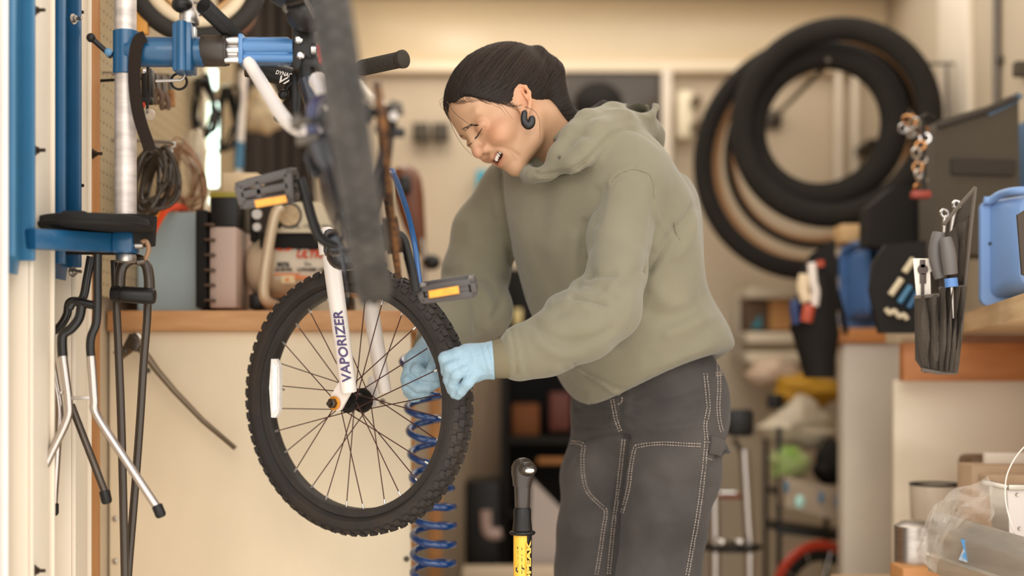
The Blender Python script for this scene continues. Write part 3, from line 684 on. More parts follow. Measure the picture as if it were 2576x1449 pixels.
tt0, tt1 = P(622, 168, 2.6), P(858, 226, 2.68)
MB().tube([tt0, tt1], .0185, 20).build('top_tube', M_blk, bk)
rgt = (tt1 - tt0).normalized(); nrm = V(.05, -1, .15); nrm = (nrm - rgt * nrm.dot(rgt)).normalized(); upt = nrm.cross(rgt)
text('lettering', 'DYNACRAFT', P(684, 193, 2.6) + nrm * .019, rgt, upt, .011, M_white, bk, .052, .35, .0002)
text('lettering', 'VAPORIZER', P(688, 210, 2.6) + nrm * .015 - upt * .001, rgt, upt + nrm * .5, .018, M_white, bk, .115, .4, .0004)
# seat post in the clamp, seat tube, white stays
sp0 = P(770, 60, 2.45); sp1 = P(772, 205, 2.42)
MB().tube([P(766, -120, 2.5), sp0, sp1], .0125, 14).build('seat_post', M_blk, bk)
MB().tube([sp1, P(895, 600, 2.32)], .0165, 16).build('seat_tube', M_frame, bk)
sd_ = MB(); sd_.ell(P(745, -25, 2.42), (.05, .12, .034), Matrix.Rotation(.25, 3, 'X')); sd_.ell(P(770, 40, 2.4), (.035, .05, .026)); sd_.build('saddle', mat('saddle_vinyl', (34, 30, 28), .5, var=.2), bk)
q = MB()
q.tube(spline([P(718, 12, 2.33), P(716, 24, 2.33), P(724, 32, 2.33)], 4), .004, 8); q.tube([P(720, 12, 2.33), P(768, 0, 2.3), P(790, 48, 2.3)], .004, 8); q.build('saddle_rails', M_dsteel, bk)
M_wst = M_white
MB().tube(spline([P(625, 155, 2.43), P(652, 200, 2.40), P(690, 262, 2.3), P(722, 305, 2.2), P(752, 325, 2.1), P(792, 334, 2.02)], 6), .0112, 14).build('seat_stay', M_wst, bk)
MB().tube(spline([P(800, 205, 2.32), P(820, 232, 2.2), P(842, 272, 2.1), P(858, 300, 2.06)], 5), [.0155] * 16, 14).build('stay_bridge', M_wst, bk)
MB().tube(spline([P(905, 210, 2.2), P(928, 245, 2.1), P(958, 262, 2.0), P(975, 280, 1.95)], 5), .007, 12).build('seat_stay', mat('cream_stay', (214, 196, 172), .4), bk)
MB().tube(spline([P(788, 345, 1.98), P(785, 300, 2.0), P(792, 262, 2.02), P(812, 252, 2.04), P(832, 256, 2.06)], 5), .0095, 12).build('brake_bridge', M_violet, bk)
# rear triangle lower, left of the tyre
MB().tube(spline([P(800, 345, 1.97), P(822, 420, 2.0), P(845, 520, 2.1), P(880, 600, 2.25)], 5), .0165, 12).build('chain_stay', M_frame, bk)
MB().tube(spline([P(975, 330, 1.97), P(965, 420, 2.02), P(945, 520, 2.12), P(920, 600, 2.25)], 5), .010, 12).build('chain_stay', M_frame, bk)
MB().tube(spline([P(842, 300, 2.02), P(852, 400, 2.06), P(870, 500, 2.14), P(890, 590, 2.24)], 5), .018, 14).build('frame_gusset', M_frame, bk)
ax0 = RX + nR * .075; ax1 = RX - nR * .075
q = MB(); q.cyl(ax0, ax1, .005, 10)
for s, e in ((1, ax0), (-1, ax1)):
    q.lathe(e - nR * s * .014, nR * s, [(0, .013), (.006, .013), (.007, .009), (.014, .009)], 12)
q.lathe(P(782, 352, 1.97), nR, [(-.01, .008), (.02, .008)], 10)
q.build('rear_axle', M_dsteel, bk)
q = MB(); c = P(983, 292, 1.9); q.box(c, (.016, .02, .03), bev=.003); q.box(c + V(.004, 0, -.022), (.03, .016, .012), bev=.003); q.lathe(c + V(-.012, -.01, -.02), (0, -1, 0), [(0, .008), (.008, .008)], 10); q.build('chain_tensioner', M_blk, bk)
q = MB(); q.lathe(P(992, 296, 1.89), (0, -1, 0), [(0, .006), (.012, .006)], 8); q.build('tensioner_bolt', M_steel, bk)
q = MB(); q.tube(spline([P(778, 400, 2.0), P(792, 440, 1.99), P(800, 405, 2.02), P(790, 385, 2.02)], 4), .006, 8); q.bar(P(770, 385, 2.02), P(800, 420, 2.0), .004, .02); q.build('stay_bracket', M_blk, bk)
# chain guard / chain on the right side, rusty
cx0, cx1 = P(952, 262, 1.93), P(985, 610, 2.28)
q = MB(); N_ = 64
# sprocket and chainring carry the chain loop in the plane beside the wheel
RC = RX - nR * .046; BB = P(902, 604, 2.30); off = (RC - BB).dot(nR); CR = BB + nR * off
dch = (CR - RC); dch = dch - nR * dch.dot(nR); dch.normalize(); upc = nR.cross(dch)
r1_, r2_ = .036, .066; L = (CR - RC).length
loop = []
for k in range(13): a = math.pi / 2 + math.pi * k / 12; loop.append(RC + dch * r1_ * math.cos(a) + upc * r1_ * math.sin(a))
for k in range(10): t = (k + 1) / 11; loop.append(RC.lerp(CR, t) - upc * (r1_ + (r2_ - r1_) * t))
for k in range(13): a = -math.pi / 2 + math.pi * k / 12; loop.append(CR + dch * r2_ * math.cos(a) + upc * r2_ * math.sin(a))
for k in range(10): t = (k + 1) / 11; loop.append(CR.lerp(RC, t) + upc * (r2_ + (r1_ - r2_) * t))
M_chain = mat('rusty_chain', (128, 84, 44), .5, metal=.3, col2=(58, 36, 20), vscale=70, thr=(.4, .6))
links = MB()
per = spline(loop, 3, closed=True)
for i in range(0, len(per), 1):
    p0, p1 = per[i], per[(i + 1) % len(per)]
    if (p1 - p0).length < 1e-4: continue
    links.bar(p0 + nR * (.001 if i % 2 else 0), p1 + nR * (.001 if i % 2 else 0), .009, .008, up=nR, bev=0)
links.build('chain', M_chain, bk)
q = MB(); q.lathe(CR - nR * .002, nR, [(-.002, .062), (.002, .062)], 44); q.lathe(CR, nR, [(-.012, .03), (.012, .03)], 24); q.build('chainring', mat('chainring_brown', (70, 50, 34), .5, metal=.4), bk)
q = MB(); q.lathe(RC - nR * .002, nR, [(-.003, .033), (.003, .033)], 30); q.build('sprocket', M_rust, bk)
gd = MB(); gd.torus(BB + nR * .03, nR, [(.076, .002), (.088, .002), (.088, -.002), (.076, -.002)], 48); gd.build('chain_guard', M_frame, bk)
MB().lathe(BB, nR, [(-.05, .016), (-.045, .02), (.045, .02), (.05, .016)], 20).build('bottom_bracket', M_frame, bk)
# cranks and pedals
kl = part_empty('crank', bk); kr = part_empty('crank', bk)
MB().tube(spline([P(862, 618, 2.29), P(826, 612, 2.28), P(800, 590, 2.27), P(782, 540, 2.265), P(766, 480, 2.26), P(756, 450, 2.26)], 5), [.0095] * 20 + [.009] * 6, 12, flat=(1, .85)).build('crank_arm', M_blk, kl)
MB().tube(spline([P(962, 592, 2.31), P(996, 590, 2.31), P(1014, 600, 2.31), P(1026, 640, 2.315), P(1038, 690, 2.32), P(1047, 735, 2.32)], 5), [.0095] * 26, 12, flat=(1, .85)).build('crank_arm', M_blk, kr)
M_ped = mat('pedal_grey', (74, 66, 62), .5, var=.12)
def pedal(name, corners, d, refl, th, lab=None):
    pv = part_empty(name, bk, lab); p = [P(*c, d + (.0)) for c in corners]        # p0 outer-top, p1 inner-top, p2 inner-bottom, p3 outer-bottom
    q = MB(); back = V(0, .06, .012)
    for a, b in ((0, 1), (1, 2), (2, 3), (3, 0)): q.bar(p[a], p[b], .014, .010, up=(0, 1, 0), bev=.002); q.bar(p[a] + back, p[b] + back, .014, .010, up=(0, 1, 0), bev=.002); q.bar(p[a], p[a] + back, .012, .012, bev=.002)
    m0, m1 = (p[0] + p[3]) / 2, (p[1] + p[2]) / 2
    q.bar(m0, m1, .012, .010, up=(0, 1, 0), bev=.002)
    q.bar((p[0] * .62 + p[1] * .38), (p[3] * .62 + p[2] * .38), .010, .010, up=(0, 1, 0), bev=.002)
    q.build('cage', M_ped, pv)
    MB().cyl(m0 + back / 2, m1 + back / 2 + (m1 - m0) * .12, .0075, 12).build('spindle', M_dsteel, pv)
    r = [P(*c, d - .012) for c in refl]
    MB().prism(r, (0, .006, 0)).build('reflector', M_orange, pv)
    return pv
pedal('pedal', [(600, 468), (724, 436), (730, 500), (612, 516)], 2.25, [(640, 504), (718, 491), (722, 508), (644, 522)], .05)
pedal('pedal', [(1185, 712), (1060, 732), (1066, 754), (1190, 738)], 2.33, [(1078, 732), (1153, 719), (1155, 738), (1080, 750)], .05)
# blue brake cable
MB().tube(spline([P(985, 430, 2.3), P(1005, 475, 2.4), P(1028, 545, 2.5), P(1044, 620, 2.55), P(1056, 720, 2.55)], 6), .0052, 10).build('brake_cable', mat('blue_cable', (40, 88, 142), .3, coat=.3), bk)
MB().tube(spline([P(985, 430, 2.3), P(991, 500, 2.42), P(990, 600, 2.5)], 4), .0025, 8).build('inner_cable', M_beige, bk)
MB().tube(spline([P(1002, 600, 2.5), P(1014, 640, 2.52), P(1046, 690, 2.54), P(1043, 712, 2.54)], 4), .0022, 8).build('noodle', M_nip, bk)
q = MB(); q.bar(P(868, 668, 2.6), P(960, 668, 2.68), .03, .012, bev=.004); q.bar(P(940, 640, 2.64), P(1000, 600, 2.6), .014, .012, bev=.004); q.build('brake_arm', M_blk, bk)
q = MB(); q.box(P(850, 612, 2.52), (.05, .03, .05), bev=.01); q.ell(P(870, 640, 2.5), (.035, .03, .03)); q.build('mud_clip', M_frame, bk)
# ---------------------------------------------------------------- smooth-union solids meshed with surface nets (person)
class SDF:
    def __init__(s, lo, hi, h):
        s.lo = np.array(lo, float); s.h = h; n = np.ceil((np.array(hi) - s.lo) / h).astype(int) + 1; s.n = n
        s.ax = [(s.lo[i] + h * np.arange(n[i])).astype(np.float32) for i in range(3)]
        s.d = np.full(tuple(n), .5, np.float32)
    def _sl(s, lo, hi):
        r = []
        for i in range(3):
            a = max(0, int((lo[i] - s.lo[i]) / s.h)); b = min(s.n[i], int((hi[i] - s.lo[i]) / s.h) + 2)
            if b <= a: return None
            r.append(slice(a, b))
        return tuple(r)
    def _g(s, sl): return s.ax[0][sl[0]][:, None, None], s.ax[1][sl[1]][None, :, None], s.ax[2][sl[2]][None, None, :]
    def _mix(s, sl, dn, k, mode):
        d = s.d[sl]
        if mode == 'u':
            h_ = np.clip(.5 + .5 * (d - dn) / k, 0, 1); s.d[sl] = d * (1 - h_) + dn * h_ - k * h_ * (1 - h_)
        else:
            dn = -dn; h_ = np.clip(.5 - .5 * (d - dn) / k, 0, 1); s.d[sl] = d * (1 - h_) + dn * h_ + k * h_ * (1 - h_)
    def cone(s, a, b, ra, rb, k=.01, mode='u', sq=None):
        a, b = np.array(a, float), np.array(b, float); R_ = max(ra, rb) * (max(1, sq[1]) if sq else 1) + k + 3 * s.h
        sl = s._sl(np.minimum(a, b) - R_, np.maximum(a, b) + R_)
        if sl is None: return s
        x, y, z = s._g(sl); px, py, pz = x - a[0], y - a[1], z - a[2]; ba = b - a
        t = np.clip((px * ba[0] + py * ba[1] + pz * ba[2]) / max(1e-9, ba @ ba), 0, 1)
        px, py, pz = px - t * ba[0], py - t * ba[1], pz - t * ba[2]
        q = px * px + py * py + pz * pz
        if sq:
            u = np.array(sq[0], float); u /= np.linalg.norm(u); du = px * u[0] + py * u[1] + pz * u[2]; q = q + du * du * (1 / sq[1] ** 2 - 1)
        s._mix(sl, (np.sqrt(np.maximum(q, 1e-12)) - (ra + (rb - ra) * t)).astype(np.float32), k, mode); return s
    def chain(s, pts, rr, k=.01, mode='u', sq=None):
        for i in range(len(pts) - 1): s.cone(pts[i], pts[i + 1], rr[i], rr[i + 1], k, mode, sq)
        return s
    def ell(s, c, r, R=None, k=.01, mode='u'):
        c = np.array(c, float); r = np.array(r, float); R_ = r.max() + k + 3 * s.h; sl = s._sl(c - R_, c + R_)
        if sl is None: return s
        x, y, z = s._g(sl); p = (x - c[0], y - c[1], z - c[2])
        if R is not None: p = tuple(p[0] * R[0][i] + p[1] * R[1][i] + p[2] * R[2][i] for i in range(3))
        q0 = np.sqrt((p[0] / r[0]) ** 2 + (p[1] / r[1]) ** 2 + (p[2] / r[2]) ** 2); q1 = np.sqrt((p[0] / r[0] ** 2) ** 2 + (p[1] / r[1] ** 2) ** 2 + (p[2] / r[2] ** 2) ** 2)
        s._mix(sl, (q0 * (q0 - 1) / np.maximum(q1, 1e-6)).astype(np.float32), k, mode); return s
    def cut(s, fn, k=.004):
        x, y, z = s.ax[0][:, None, None], s.ax[1][None, :, None], s.ax[2][None, None, :]
        dn = fn(x, y, z).astype(np.float32); d = s.d; h_ = np.clip(.5 - .5 * (d - dn) / k, 0, 1); s.d = d * (1 - h_) + dn * h_ + k * h_ * (1 - h_); return s
    def mesh(s, smooth=2):
        d = s.d; S_ = d < 0; n = np.array(d.shape) - 1
        cor = [(i, j, k) for i in (0, 1) for j in (0, 1) for k in (0, 1)]
        g = lambda A, c: A[c[0]:c[0] + n[0], c[1]:c[1] + n[1], c[2]:c[2] + n[2]]
        cnt = sum(g(S_, c).astype(np.int8) for c in cor); act = (cnt > 0) & (cnt < 8); I = np.argwhere(act)
        idx = np.full(act.shape, -1, np.int64); idx[act] = np.arange(len(I))
        acc = np.zeros((len(I), 3)); w_ = np.zeros(len(I))
        val = {c: g(d, c)[act] for c in cor}
        for a in cor:
            for ax in range(3):
                if a[ax] == 0:
                    b = list(a); b[ax] = 1; b = tuple(b); va, vb = val[a], val[b]; m_ = (va < 0) != (vb < 0)
                    t = np.where(m_, va / np.where(m_, va - vb, 1), 0); p = np.tile(np.array(a, float), (len(I), 1)); p[:, ax] += t
                    acc += p * m_[:, None]; w_ += m_
        v = s.lo + s.h * (I + acc / w_[:, None])
        fs = []
        for ax in range(3):
            o1, o2 = (ax + 1) % 3, (ax + 2) % 3
            a = [slice(1, n[i]) for i in range(3)]; a[ax] = slice(0, n[ax]); b = list(a); b[ax] = slice(1, n[ax] + 1)
            A_, B_ = S_[tuple(a)], S_[tuple(b)]; E = np.argwhere(A_ != B_)
            if not len(E): continue
            off = np.array([1, 1, 1]); off[ax] = 0; E = E + off
            sgn = S_[tuple(E.T)]
            e1 = np.zeros(3, int); e1[o1] = 1; e2 = np.zeros(3, int); e2[o2] = 1
            q = np.stack([idx[tuple((E - e1 - e2).T)], idx[tuple((E - e2).T)], idx[tuple(E.T)], idx[tuple((E - e1).T)]], 1)
            q[~sgn] = q[~sgn][:, ::-1]; fs.append(q)
        f = np.concatenate(fs); f = f[(f >= 0).all(1)]
        for _ in range(smooth): v = lap(v, f, .5)
        return v, f
def lap(v, f, a):
    acc = np.zeros_like(v); c = np.zeros(len(v))
    for i in range(4):
        p, q = f[:, i], f[:, (i + 1) % 4]
        for k in range(3): acc[:, k] += np.bincount(p, v[q, k], len(v)) + np.bincount(q, v[p, k], len(v))
        c += np.bincount(p, None, len(v)) + np.bincount(q, None, len(v))
    return v * (1 - a) + a * acc / np.maximum(c, 1)[:, None]
def normals(v, f):
    fn = np.cross(v[f[:, 2]] - v[f[:, 0]], v[f[:, 3]] - v[f[:, 1]]); nn = np.zeros_like(v)
    for i in range(4):
        for k in range(3): nn[:, k] += np.bincount(f[:, i], fn[:, k], len(v))
    return nn / np.maximum(np.linalg.norm(nn, axis=1), 1e-12)[:, None]
def pix(v): return np.stack([1288 + F * v[:, 0] / v[:, 1], 945 - F * (v[:, 2] - HC) / v[:, 1]], 1)
def pdist(p, line):
    best = np.full(len(p), 1e9); L = np.array(line, float)
    for a, b in zip(L[:-1], L[1:]):
        ba = b - a; t = np.clip(((p - a) @ ba) / max(1e-9, ba @ ba), 0, 1); best = np.minimum(best, np.linalg.norm(p - a - t[:, None] * ba, axis=1))
    return best
def folds(v, f, lst):
    # creases of the cloth and skin on the side that faces the room's open door: (polyline, width, height)
    for line, wd, amp in lst:
        line = [tuple(q)[:2] for q in spline([(a, b, 0) for a, b in line], 5)] if len(line) > 2 else line
        nn = normals(v, f); vd = v - np.array([0, 0, HC]); vd /= np.linalg.norm(vd, axis=1)[:, None]; fc = np.clip(-(nn * vd).sum(1) * 2.5, 0, 1)
        v = v + nn * (amp * np.exp(-(pdist(pix(v), line) / wd) ** 2) * fc)[:, None]
    return v
def mk(name, v, f, m, parent, cols=None, label=None):
    b = MB(); me = bpy.data.meshes.new(name); O_ = np.array(parent['_o'])
    me.from_pydata((v - O_).tolist(), [], f.tolist()); me.materials.append(m); me.shade_smooth()
    if cols is not None:
        ca = me.color_attributes.new('Col', 'FLOAT_COLOR', 'POINT'); c4 = np.ones((len(v), 4), np.float32); c4[:, :3] = cols; ca.data.foreach_set('color', c4.ravel())
    o = bpy.data.objects.new(name, me); COL.objects.link(o); o.parent = parent; o['_o'] = parent['_o']
    if label: o['label'] = label
    return o
def A(px, py, d): return np.array(P(px, py, d))

pe = thing('person', 'young woman in olive hoodie and grey work trousers bending over the front wheel, smiling', 'person', (.24, 2.82, 0))
# ---------------------------------------------------------------- head and neck (local: x forward, y to her left, z up)
Hf = np.array([-.733, -.40, -.55]); Hl = np.array([.28, -.914, .29]); Hf /= np.linalg.norm(Hf); Hl -= Hf * (Hl @ Hf); Hl /= np.linalg.norm(Hl); Hu = np.cross(Hf, Hl)
HM = np.stack([Hf, Hl, Hu], 1); HO = A(1293, 293, 2.72)
def toW(v): return HO + v @ HM.T
def toL(p): return (np.asarray(p) - HO) @ HM
def sym(fn):
    for sg in (1, -1): fn(sg)
hs = SDF((-.15, -.115, -.20), (.135, .115, .145), .0022)
hs.ell((.0, 0, .045), (.097, .073, .087))
hs.ell((.028, 0, -.008), (.068, .058, .078), k=.03)
hs.ell((.045, 0, .055), (.055, .058, .05), k=.03)
def jaw(g):
    hs.cone((-.006, g * .048, -.030), (.024, g * .040, -.062), .019, .018, .02); hs.cone((.024, g * .040, -.062), (.062, g * .008, -.082), .018, .014, .02)
    hs.ell((.061, g * .041, -.022), (.029, .025, .023), k=.016)
    hs.cone((.097, g * .012, .031), (.084, g * .05, .033), .006, .005, .016)
sym(jaw)
hs.ell((.0655, 0, -.0835), (.0135, .015, .0135), k=.012)
hs.ell((.069, 0, -.046), (.024, .032, .026), k=.018)
def eyes(g):
    hs.ell((.113, g * .034, .012), (.021, .021, .016), k=.016, mode='s'); hs.ell((.0835, g * .0325, .010), (.0150, .0175, .0125), k=.004)
sym(eyes)
hs.cone((.095, 0, .022), (.107, 0, -.014), .0070, .0105, .009); hs.ell((.1085, 0, -.0210), (.0112, .0115, .0105), k=.006)
def wing(g):
    hs.ell((.0968, g * .0138, -.0265), (.0112, .0080, .0080), k=.008); hs.ell((.1035, g * .0062, -.0325), (.005, .0032, .0035), k=.003, mode='s')
sym(wing)
def mouthcut(g): hs.chain([(.064, g * .0295, -.0405), (.072, g * .0265, -.0430), (.083, g * .016, -.0490), (.097, 0, -.0530)], [.003, .0048, .0078, .0088], .004, 's')
sym(mouthcut)
def lips(g):
    hs.chain([(.0680, g * .0315, -.0360), (.0840, g * .017, -.0400), (.0930, g * .004, -.0425), (.0930, 0, -.0432)], [.0022, .0034, .0040, .0038], .004)
    hs.chain([(.0680, g * .0315, -.0425), (.0785, g * .019, -.0575), (.0845, 0, -.0635)], [.0022, .0042, .0050], .004)
sym(lips)
# ears
def ear(g):
    ca, sa = math.cos(.36), math.sin(.36)
    def ep(u, w_, n_=0): # u along the ear's length, w across (towards the back), n outwards
        fw_ = np.array([-ca, 0, -sa]) ; upw = np.array([-sa, 0, ca]); back = np.array([-ca, 0, -sa]); out = np.array([-.35, g * .94, 0])
        c = np.array([.014, g * .0735, -.002]); bk_ = np.array([-.80 * ca, g * .50, -.80 * sa])
        return c + upw * u + bk_ * w_ + np.array([-.2, g * .98, 0]) * n_
    pts = [ep(-.012, -.006), ep(.004, -.011), ep(.018, -.010), ep(.029, -.001), ep(.031, .010), ep(.025, .020), ep(.012, .0235), ep(-.004, .020), ep(-.018, .012), ep(-.027, .003)]
    hs.cone(ep(.020, .006, -.003), ep(-.012, .004, -.003), .013, .010, .006, sq=((.25, g, 0), .35)); hs.ell(ep(-.026, .0, .0), (.008, .006, .009), k=.006)
    hs.chain(pts, [.0028, .003, .0032, .0036, .0038, .0038, .0036, .0036, .0045, .0052], .003)
    hs.chain([ep(.020, .010, .0015), ep(.008, .013, .002), ep(-.006, .011, .002)], [.0025, .003, .0026], .003)
    hs.ell(ep(-.001, .002, .006), (.0075, .007, .010), k=.003, mode='s')
    hs.cone(ep(-.004, -.008, .003), ep(-.010, -.006, .003), .003, .003, .003)
sym(ear)
nb0, nb1 = toL(A(1395, 365, 2.765)), toL(A(1450, 470, 2.80))
hs.cone((-.028, 0, -.035), nb0, .052, .051, .02); hs.cone(nb0, nb1, .051, .07, .02)
hv, hf_ = hs.mesh(2); wv_ = toW(hv)
wv_ = folds(wv_, hf_, [
    ([(1230, 370), (1250, 370), (1272, 373), (1292, 382), (1304, 393)], 5, -.0014), ([(1232, 358), (1260, 352), (1285, 360), (1302, 374)], 13, .0016),
    ([(1196, 348), (1203, 339), (1210, 327), (1216, 320)], 2.6, -.0016), ([(1200, 355), (1212, 347), (1217, 336)], 4, .0008), ([(1216, 330), (1222, 322)], 3, -.0008),
    ([(1176, 367), (1182, 363), (1188, 357)], 2.4, -.0014),
    ([(1275, 380), (1288, 392), (1296, 404)], 4, -.001), ([(1262, 428), (1275, 420), (1290, 408)], 5, -.0012),
    ([(1338, 404), (1348, 398), (1356, 386)], 8, -.0015)])
pw = pix(wv_); lc = hv
base = np.tile(np.array(lin((190, 148, 115))), (len(hv), 1))
def blend(mask, col):
    global base
    base = base * (1 - mask[:, None]) + np.array(lin(col)) * mask[:, None]
gs = lambda c, r: np.exp(-(((lc - np.array(c)) / np.array(r)) ** 2).sum(1))
for g in (1, -1):
    blend(.40 * gs((.075, g * .044, -.018), (.03, .024, .022)), (214, 128, 96)); blend(.55 * gs((-.01, g * .085, .0), (.03, .02, .035)), (226, 142, 102))
    blend(.35 * gs((.085, g * .034, .012), (.02, .02, .010)), (188, 118, 88))
blend(.35 * gs((.112, 0, -.022), (.016, .016, .014)), (206, 122, 96))
lipm = np.zeros(len(hv))
for g in (1, -1):
    for line, r in (([(.0680, g * .0310, -.0365), (.0840, g * .017, -.0410), (.0930, 0, -.0440)], .0044), ([(.0680, g * .0310, -.0425), (.0785, g * .019, -.0570), (.0845, 0, -.0625)], .0056)):
        lipm = np.maximum(lipm, np.exp(-(pdist(hv, line) / (r * 1.25)) ** 4))
blend(.75 * lipm, (182, 84, 70))
inm = (np.minimum(pdist(hv, [(.058, -.026, -.0415), (.074, -.016, -.050), (.078, 0, -.0535), (.074, .016, -.050), (.058, .026, -.0415)]), 1) < .0078); blend(inm * .95, (70, 22, 18))
M_skin = mat('skin', (222, 168, 130), .48, attr='Col', sss=.06, bump=.02, bscale=700, spec=.4)
body = mk('body', wv_, hf_, M_skin, pe, base)
HB = BVHTree.FromPolygons([Vector(p) for p in wv_.tolist()], hf_.tolist())
CAM0 = Vector((0, 0, HC))
def onto(bvh, px, py, lift=.0005):
    dr = (P(px, py, 1.) - CAM0).normalized(); loc, nn, i, ds_ = bvh.ray_cast(CAM0, dr)
    if loc is None: return None
    return loc + nn * lift
def stroke(bvh, line, r, n=4, lift=.0004, b=None, sides=6):
    pts = [onto(bvh, q.x, q.y, lift) for q in spline([V(a, c, 0) for a, c in line], n)]; pts = [p for p in pts if p is not None]
    if len(pts) < 2: return b
    rr = [r[0] + (r[1] - r[0]) * i / (len(pts) - 1) for i in range(len(pts))]
    b = b or MB(); return b.tube(pts, rr, sides)
M_lash = mat('dark_hair', (34, 25, 20), .6)
M_wisp = mat('brown_wisp', (66, 46, 34), .6)
b = stroke(HB, [(1196, 348), (1201, 342), (1206, 334), (1213, 323)], (.0018, .0005)); b = stroke(HB, [(1176, 366), (1181, 364), (1187, 359)], (.0011, .0006), b=b); b = stroke(HB, [(1196, 347), (1194, 353)], (.0006, .0002), b=b)
b.build('eyelashes', M_lash, pe)
b = MB(); rnd = random.Random(2)
for k in range(40):
    t = rnd.random() ** 1.6; x = 1163 + 36 * t; y = np.interp(t, [0, .3, .6, 1], [329, 319, 312, 314]) + rnd.uniform(-1, 1) * (4.6 * (1 - t) + 1.2)
    stroke(HB, [(x, y + 2), (x + 4 + 4 * t, y - 2.5 + 3.5 * t)], (.0006, .0002), 2, .0003, b, 4)
for k in range(16):
    t = rnd.random(); x = 1149 + 12 * t; y = 340 + 4 * t + rnd.uniform(-2.5, 2.5); stroke(HB, [(x, y), (x + 5, y + .5)], (.0006, .0002), 2, .0003, b, 4)
b.build('eyebrows', M_lash, pe)
# teeth
tb_ = MB()
for i, u in enumerate(np.linspace(-1, 1, 11)):
    a = abs(u); x = .0875 - .0165 * a ** 1.7; y = .0245 * u; z = -.0485 + .0070 * a ** 1.5; sz = .0052 if a > .15 else .0060
    c = toW(np.array([x, y, z])); tb_.ell(c, (.0024, .0026 if a > .3 else .0029, sz), Matrix(HM.tolist()) @ Matrix.Rotation(-u * .7, 3, 'Z'), 10, 8)
tb_.build('teeth', mat('tooth_enamel', (244, 236, 222), .25), pe)
# ---------------------------------------------------------------- hair
hr = SDF((-.20, -.12, -.17), (.125, .12, .165), .0028)
hr.ell((-.004, 0, .053), (.107, .0815, .092))
hr.ell((-.05, 0, .05), (.062, .072, .072), k=.03); hr.ell((.044, 0, .056), (.0605, .0635, .0555), k=.03)
HX = [-.2, -.11, -.075, -.05, -.035, -.02, .0, .010, .018, .026, .038, .058, .076, .092, .13]; HZ = [-.09, -.085, -.062, -.048, -.033, -.010, .024, .020, .000, -.004, .010, .036, .058, .080, .094]
hr.cut(lambda x, y, z: (np.interp(x, HX, HZ) + .004 * np.sin(y * 160) * (x > .03) - z) * .75, .006)
tie = np.array([-.098, 0, .082])
hr.ell(toL(A(1350, 143, 2.735)), (.019, .021, .019), k=.006)
hr.chain([toL(A(*q)) for q in ((1350, 146, 2.735), (1374, 186, 2.74), (1384, 232, 2.74), (1402, 272, 2.74), (1428, 300, 2.745))], [.020, .034, .031, .027, .021], .012)
tail = [toL(A(*q)) for q in ((1428, 300, 2.745), (1470, 305, 2.79), (1520, 275, 2.82), (1575, 258, 2.83), (1620, 262, 2.84))]
hr.chain(tail, [.021, .018, .015, .012, .006], .012)
hrv, hrf = hr.mesh(2)
# strand relief running from the hairline to the tie
ang = np.arctan2(hrv[:, 1], hrv[:, 2] - .02) ; rel = np.sin(ang * 70 + 6 * hrv[:, 0] * 20) * .5 + np.sin(ang * 131 + hrv[:, 0] * 60) * .5
hrv = hrv + normals(hrv, hrf) * (rel * .0007)[:, None]
M_hair = mat('black_brown_hair', (44, 33, 27), .68, var=.35, vscale=9, attr='Col', spec=.25)
hcol = np.tile(np.array(lin((40, 30, 24))), (len(hrv), 1)) * (1 + .35 * rel)[:, None]
hair = mk('hair', toW(hrv), hrf, M_hair, pe, hcol)
HRB = BVHTree.FromPolygons([Vector(p) for p in toW(hrv).tolist()], hrf.tolist())
sb = MB(); rnd = random.Random(11); scol = []
cq, rq = np.array([-.006, 0, .053]), np.array([.106, .0828, .0932])
qt = (tie - cq) / rq; qt /= np.linalg.norm(qt)
def strand(q0, lift, r, n=14, q1=None):
    q0 = q0 / np.linalg.norm(q0); e = qt if q1 is None else q1; om = math.acos(max(-1, min(1, q0 @ e))); pts = []
    for i in range(n):
        t = i / (n - 1); q = (math.sin((1 - t) * om) * q0 + math.sin(t * om) * e) / math.sin(om)
        wp = Vector(toW(cq + q * rq * 1.6)); wc = Vector(toW(cq)); hit = HRB.ray_cast(wp, (wc - wp).normalized())[0]
        pts.append((hit if hit is not None else Vector(toW(cq + q * rq))) + (wp - wc).normalized() * (.0004 + .004 * lift * 10 * math.sin(math.pi * t) * .1))
    n0 = len(sb.v); sb.tube(pts, [r * (.12 + .88 * math.sin(math.pi * min(1, .04 + i / (n - 1) * .9))) for i in range(n)], 5); c = rnd.uniform(.55, 1.7); scol.extend([c] * (len(sb.v) - n0))
for k in range(560):
    x = rnd.uniform(-.03, .092); hz = np.interp(x, HX, HZ) + .004
    if rnd.random() < .6:
        g = 1 if rnd.random() < .8 else -1; p = np.array([x, 0, hz + rnd.uniform(0, .06)]); q = (p - cq) / rq
        yy = 1 - q[0] ** 2 - q[2] ** 2
        if yy <= 0: continue
        q[1] = g * math.sqrt(yy)
    else:
        q = np.array([rnd.uniform(.2, .98), rnd.uniform(-.8, .9), 0]); zz = 1 - q[0] ** 2 - q[1] ** 2
        if zz <= 0: continue
        q[2] = math.sqrt(zz)
        if cq[2] + q[2] * rq[2] < np.interp(cq[0] + q[0] * rq[0], HX, HZ): continue
    strand(q, rnd.uniform(0, .02), rnd.uniform(.0006, .0013))
cols = np.ones((len(sb.v), 4)); cols[:, :3] = np.array(lin((44, 33, 26)))[None] * np.array(scol)[:, None]
so = sb.build('hair_strands', M_hair, pe, cols=cols); so['kind'] = 'stuff'
